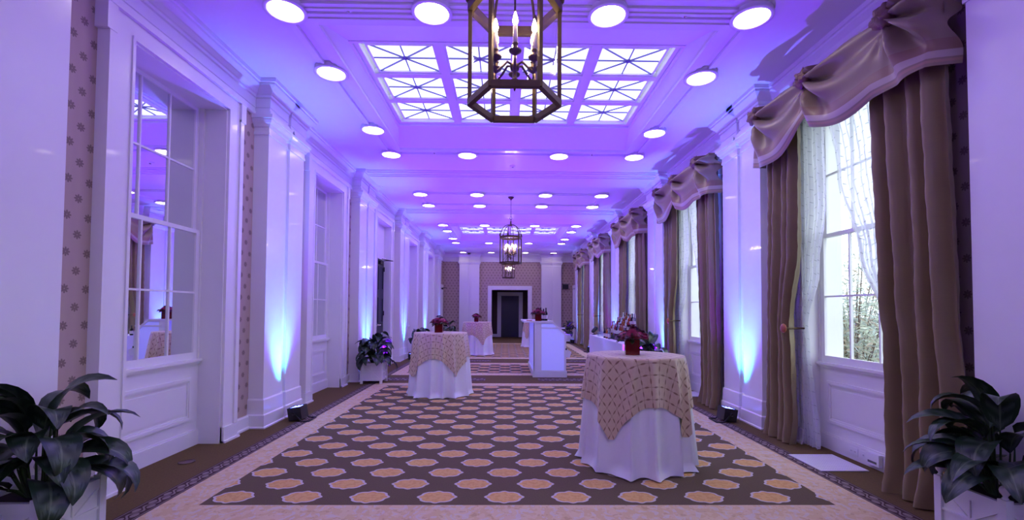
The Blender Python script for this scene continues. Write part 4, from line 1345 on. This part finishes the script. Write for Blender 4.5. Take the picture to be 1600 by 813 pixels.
t = thing('floor_socket', 'round brass floor socket in the brown carpet by the mirror wall', 'floor socket', (-2.99, 4.37, 0))
MB().lathe([(.0, .003), (.055, .003), (.06, .004)], (0, 0, 0), 20, cap=False).build('cover', plain('worn_bronze', (.16, .09, .07), .5, .4), t)
MB().lathe([(.06, .0), (.072, .003), (.06, .006)], (0, 0, 0), 20, cap=False).build('ring', BRASS, t)
# dark sign box on the end wall
t = thing('wall_sign', 'small dark sign box on a bracket on the end wall', 'sign', (2.98, YF - .05, 2.62))
MB().box(-.14, .14, -.03, .03, -.11, .11).build('sign_box', BLACK, t); MB().box(-.16, .2, .02, .05, .12, .15).build('bracket', GREYPLASTIC, t)
t = thing('door_closer', 'dark door closer arm at the top of the white side door', 'door closer', (WL + .12, 21.72, 2.45))
MB().box(-.04, .02, -.12, .12, -.03, .04).build('closer_body', BLACK, t); MB().tube([(0, 0, .05), (.18, .1, .05), (0.02, .25, .05)], .012, 6).build('closer_arm', BLACK, t)

# ------------------------------------------------------------------ outdoors beyond the curtained windows
GROUND = plain('garden_lawn', (.07, .085, .055), .9, var=.3, scale=2)
tag(MB().box(3.72, 160, -120, 150, -.6, -.5).build('ground_outside', GROUND), 'dark garden lawn outside the windows', 'ground', kind='structure')
def shrub(x, y, h, rad, n, label, cols, seed):
    rng = random.Random(seed)
    t = thing('garden_shrub', label, 'shrub', (x, y, -.5), group='shrubs outside the windows')
    st, lf = MB(), MB()
    tips = []
    for i in range(26):
        a = rng.uniform(0, 2 * PI); r = rad * rng.uniform(.2, 1); p = Vector((r * math.cos(a), r * math.sin(a), h * rng.uniform(.45, 1) * (1 - .25 * r / rad)))
        st.tube([(0, 0, 0), (p.x * .35, p.y * .35, p.z * .55), p], [.02, .012, .004], 4); tips.append(p)
    for i in range(n):
        p = rng.choice(tips) * rng.uniform(.35, 1.05) + Vector((rng.gauss(0, .13), rng.gauss(0, .13), rng.gauss(0, .13)))
        d = Vector((rng.gauss(0, 1), rng.gauss(0, 1), rng.gauss(.2, .8))).normalized(); s_ = d.orthogonal().normalized(); L, w = rng.uniform(.10, .2), rng.uniform(.008, .016)
        lf.add([p - s_ * w * .5, p + d * L * .5 - s_ * w, p + d * L, p + d * L * .5 + s_ * w], [(0, 1, 2, 3)], rng.randrange(len(cols)))
    st.build('branches', plain('shrub_branch', (.22, .17, .14), .8), t)
    o = lf.build('foliage', cols, t); o['kind'] = 'stuff'
PALEG = plain('pale_shrub_leaf', (.40, .46, .36), .6); GREYG = plain('grey_shrub_leaf', (.30, .36, .33), .6); STRAW = plain('straw_leaf', (.42, .36, .28), .7)
shrub(5.1, 6.6, 3.4, .75, 3400, 'pale feathery shrub outside the window above the power outlets', [PALEG, GREYG, STRAW], 1)
shrub(6.9, 8.9, 4.6, 1.3, 6000, 'tall grey-green shrub outside the window above the power outlets', [PALEG, GREYG], 2)
shrub(4.55, 5.35, 1.3, .38, 1200, 'low straw-brown shrub outside the window above the power outlets', [STRAW, plain('brown_leaf', (.20, .13, .10), .8)], 3)
shrub(7.2, 17.0, 3.4, 1.6, 2500, 'pale shrub outside the window behind the gold-clothed table', [PALEG, GREYG], 4)
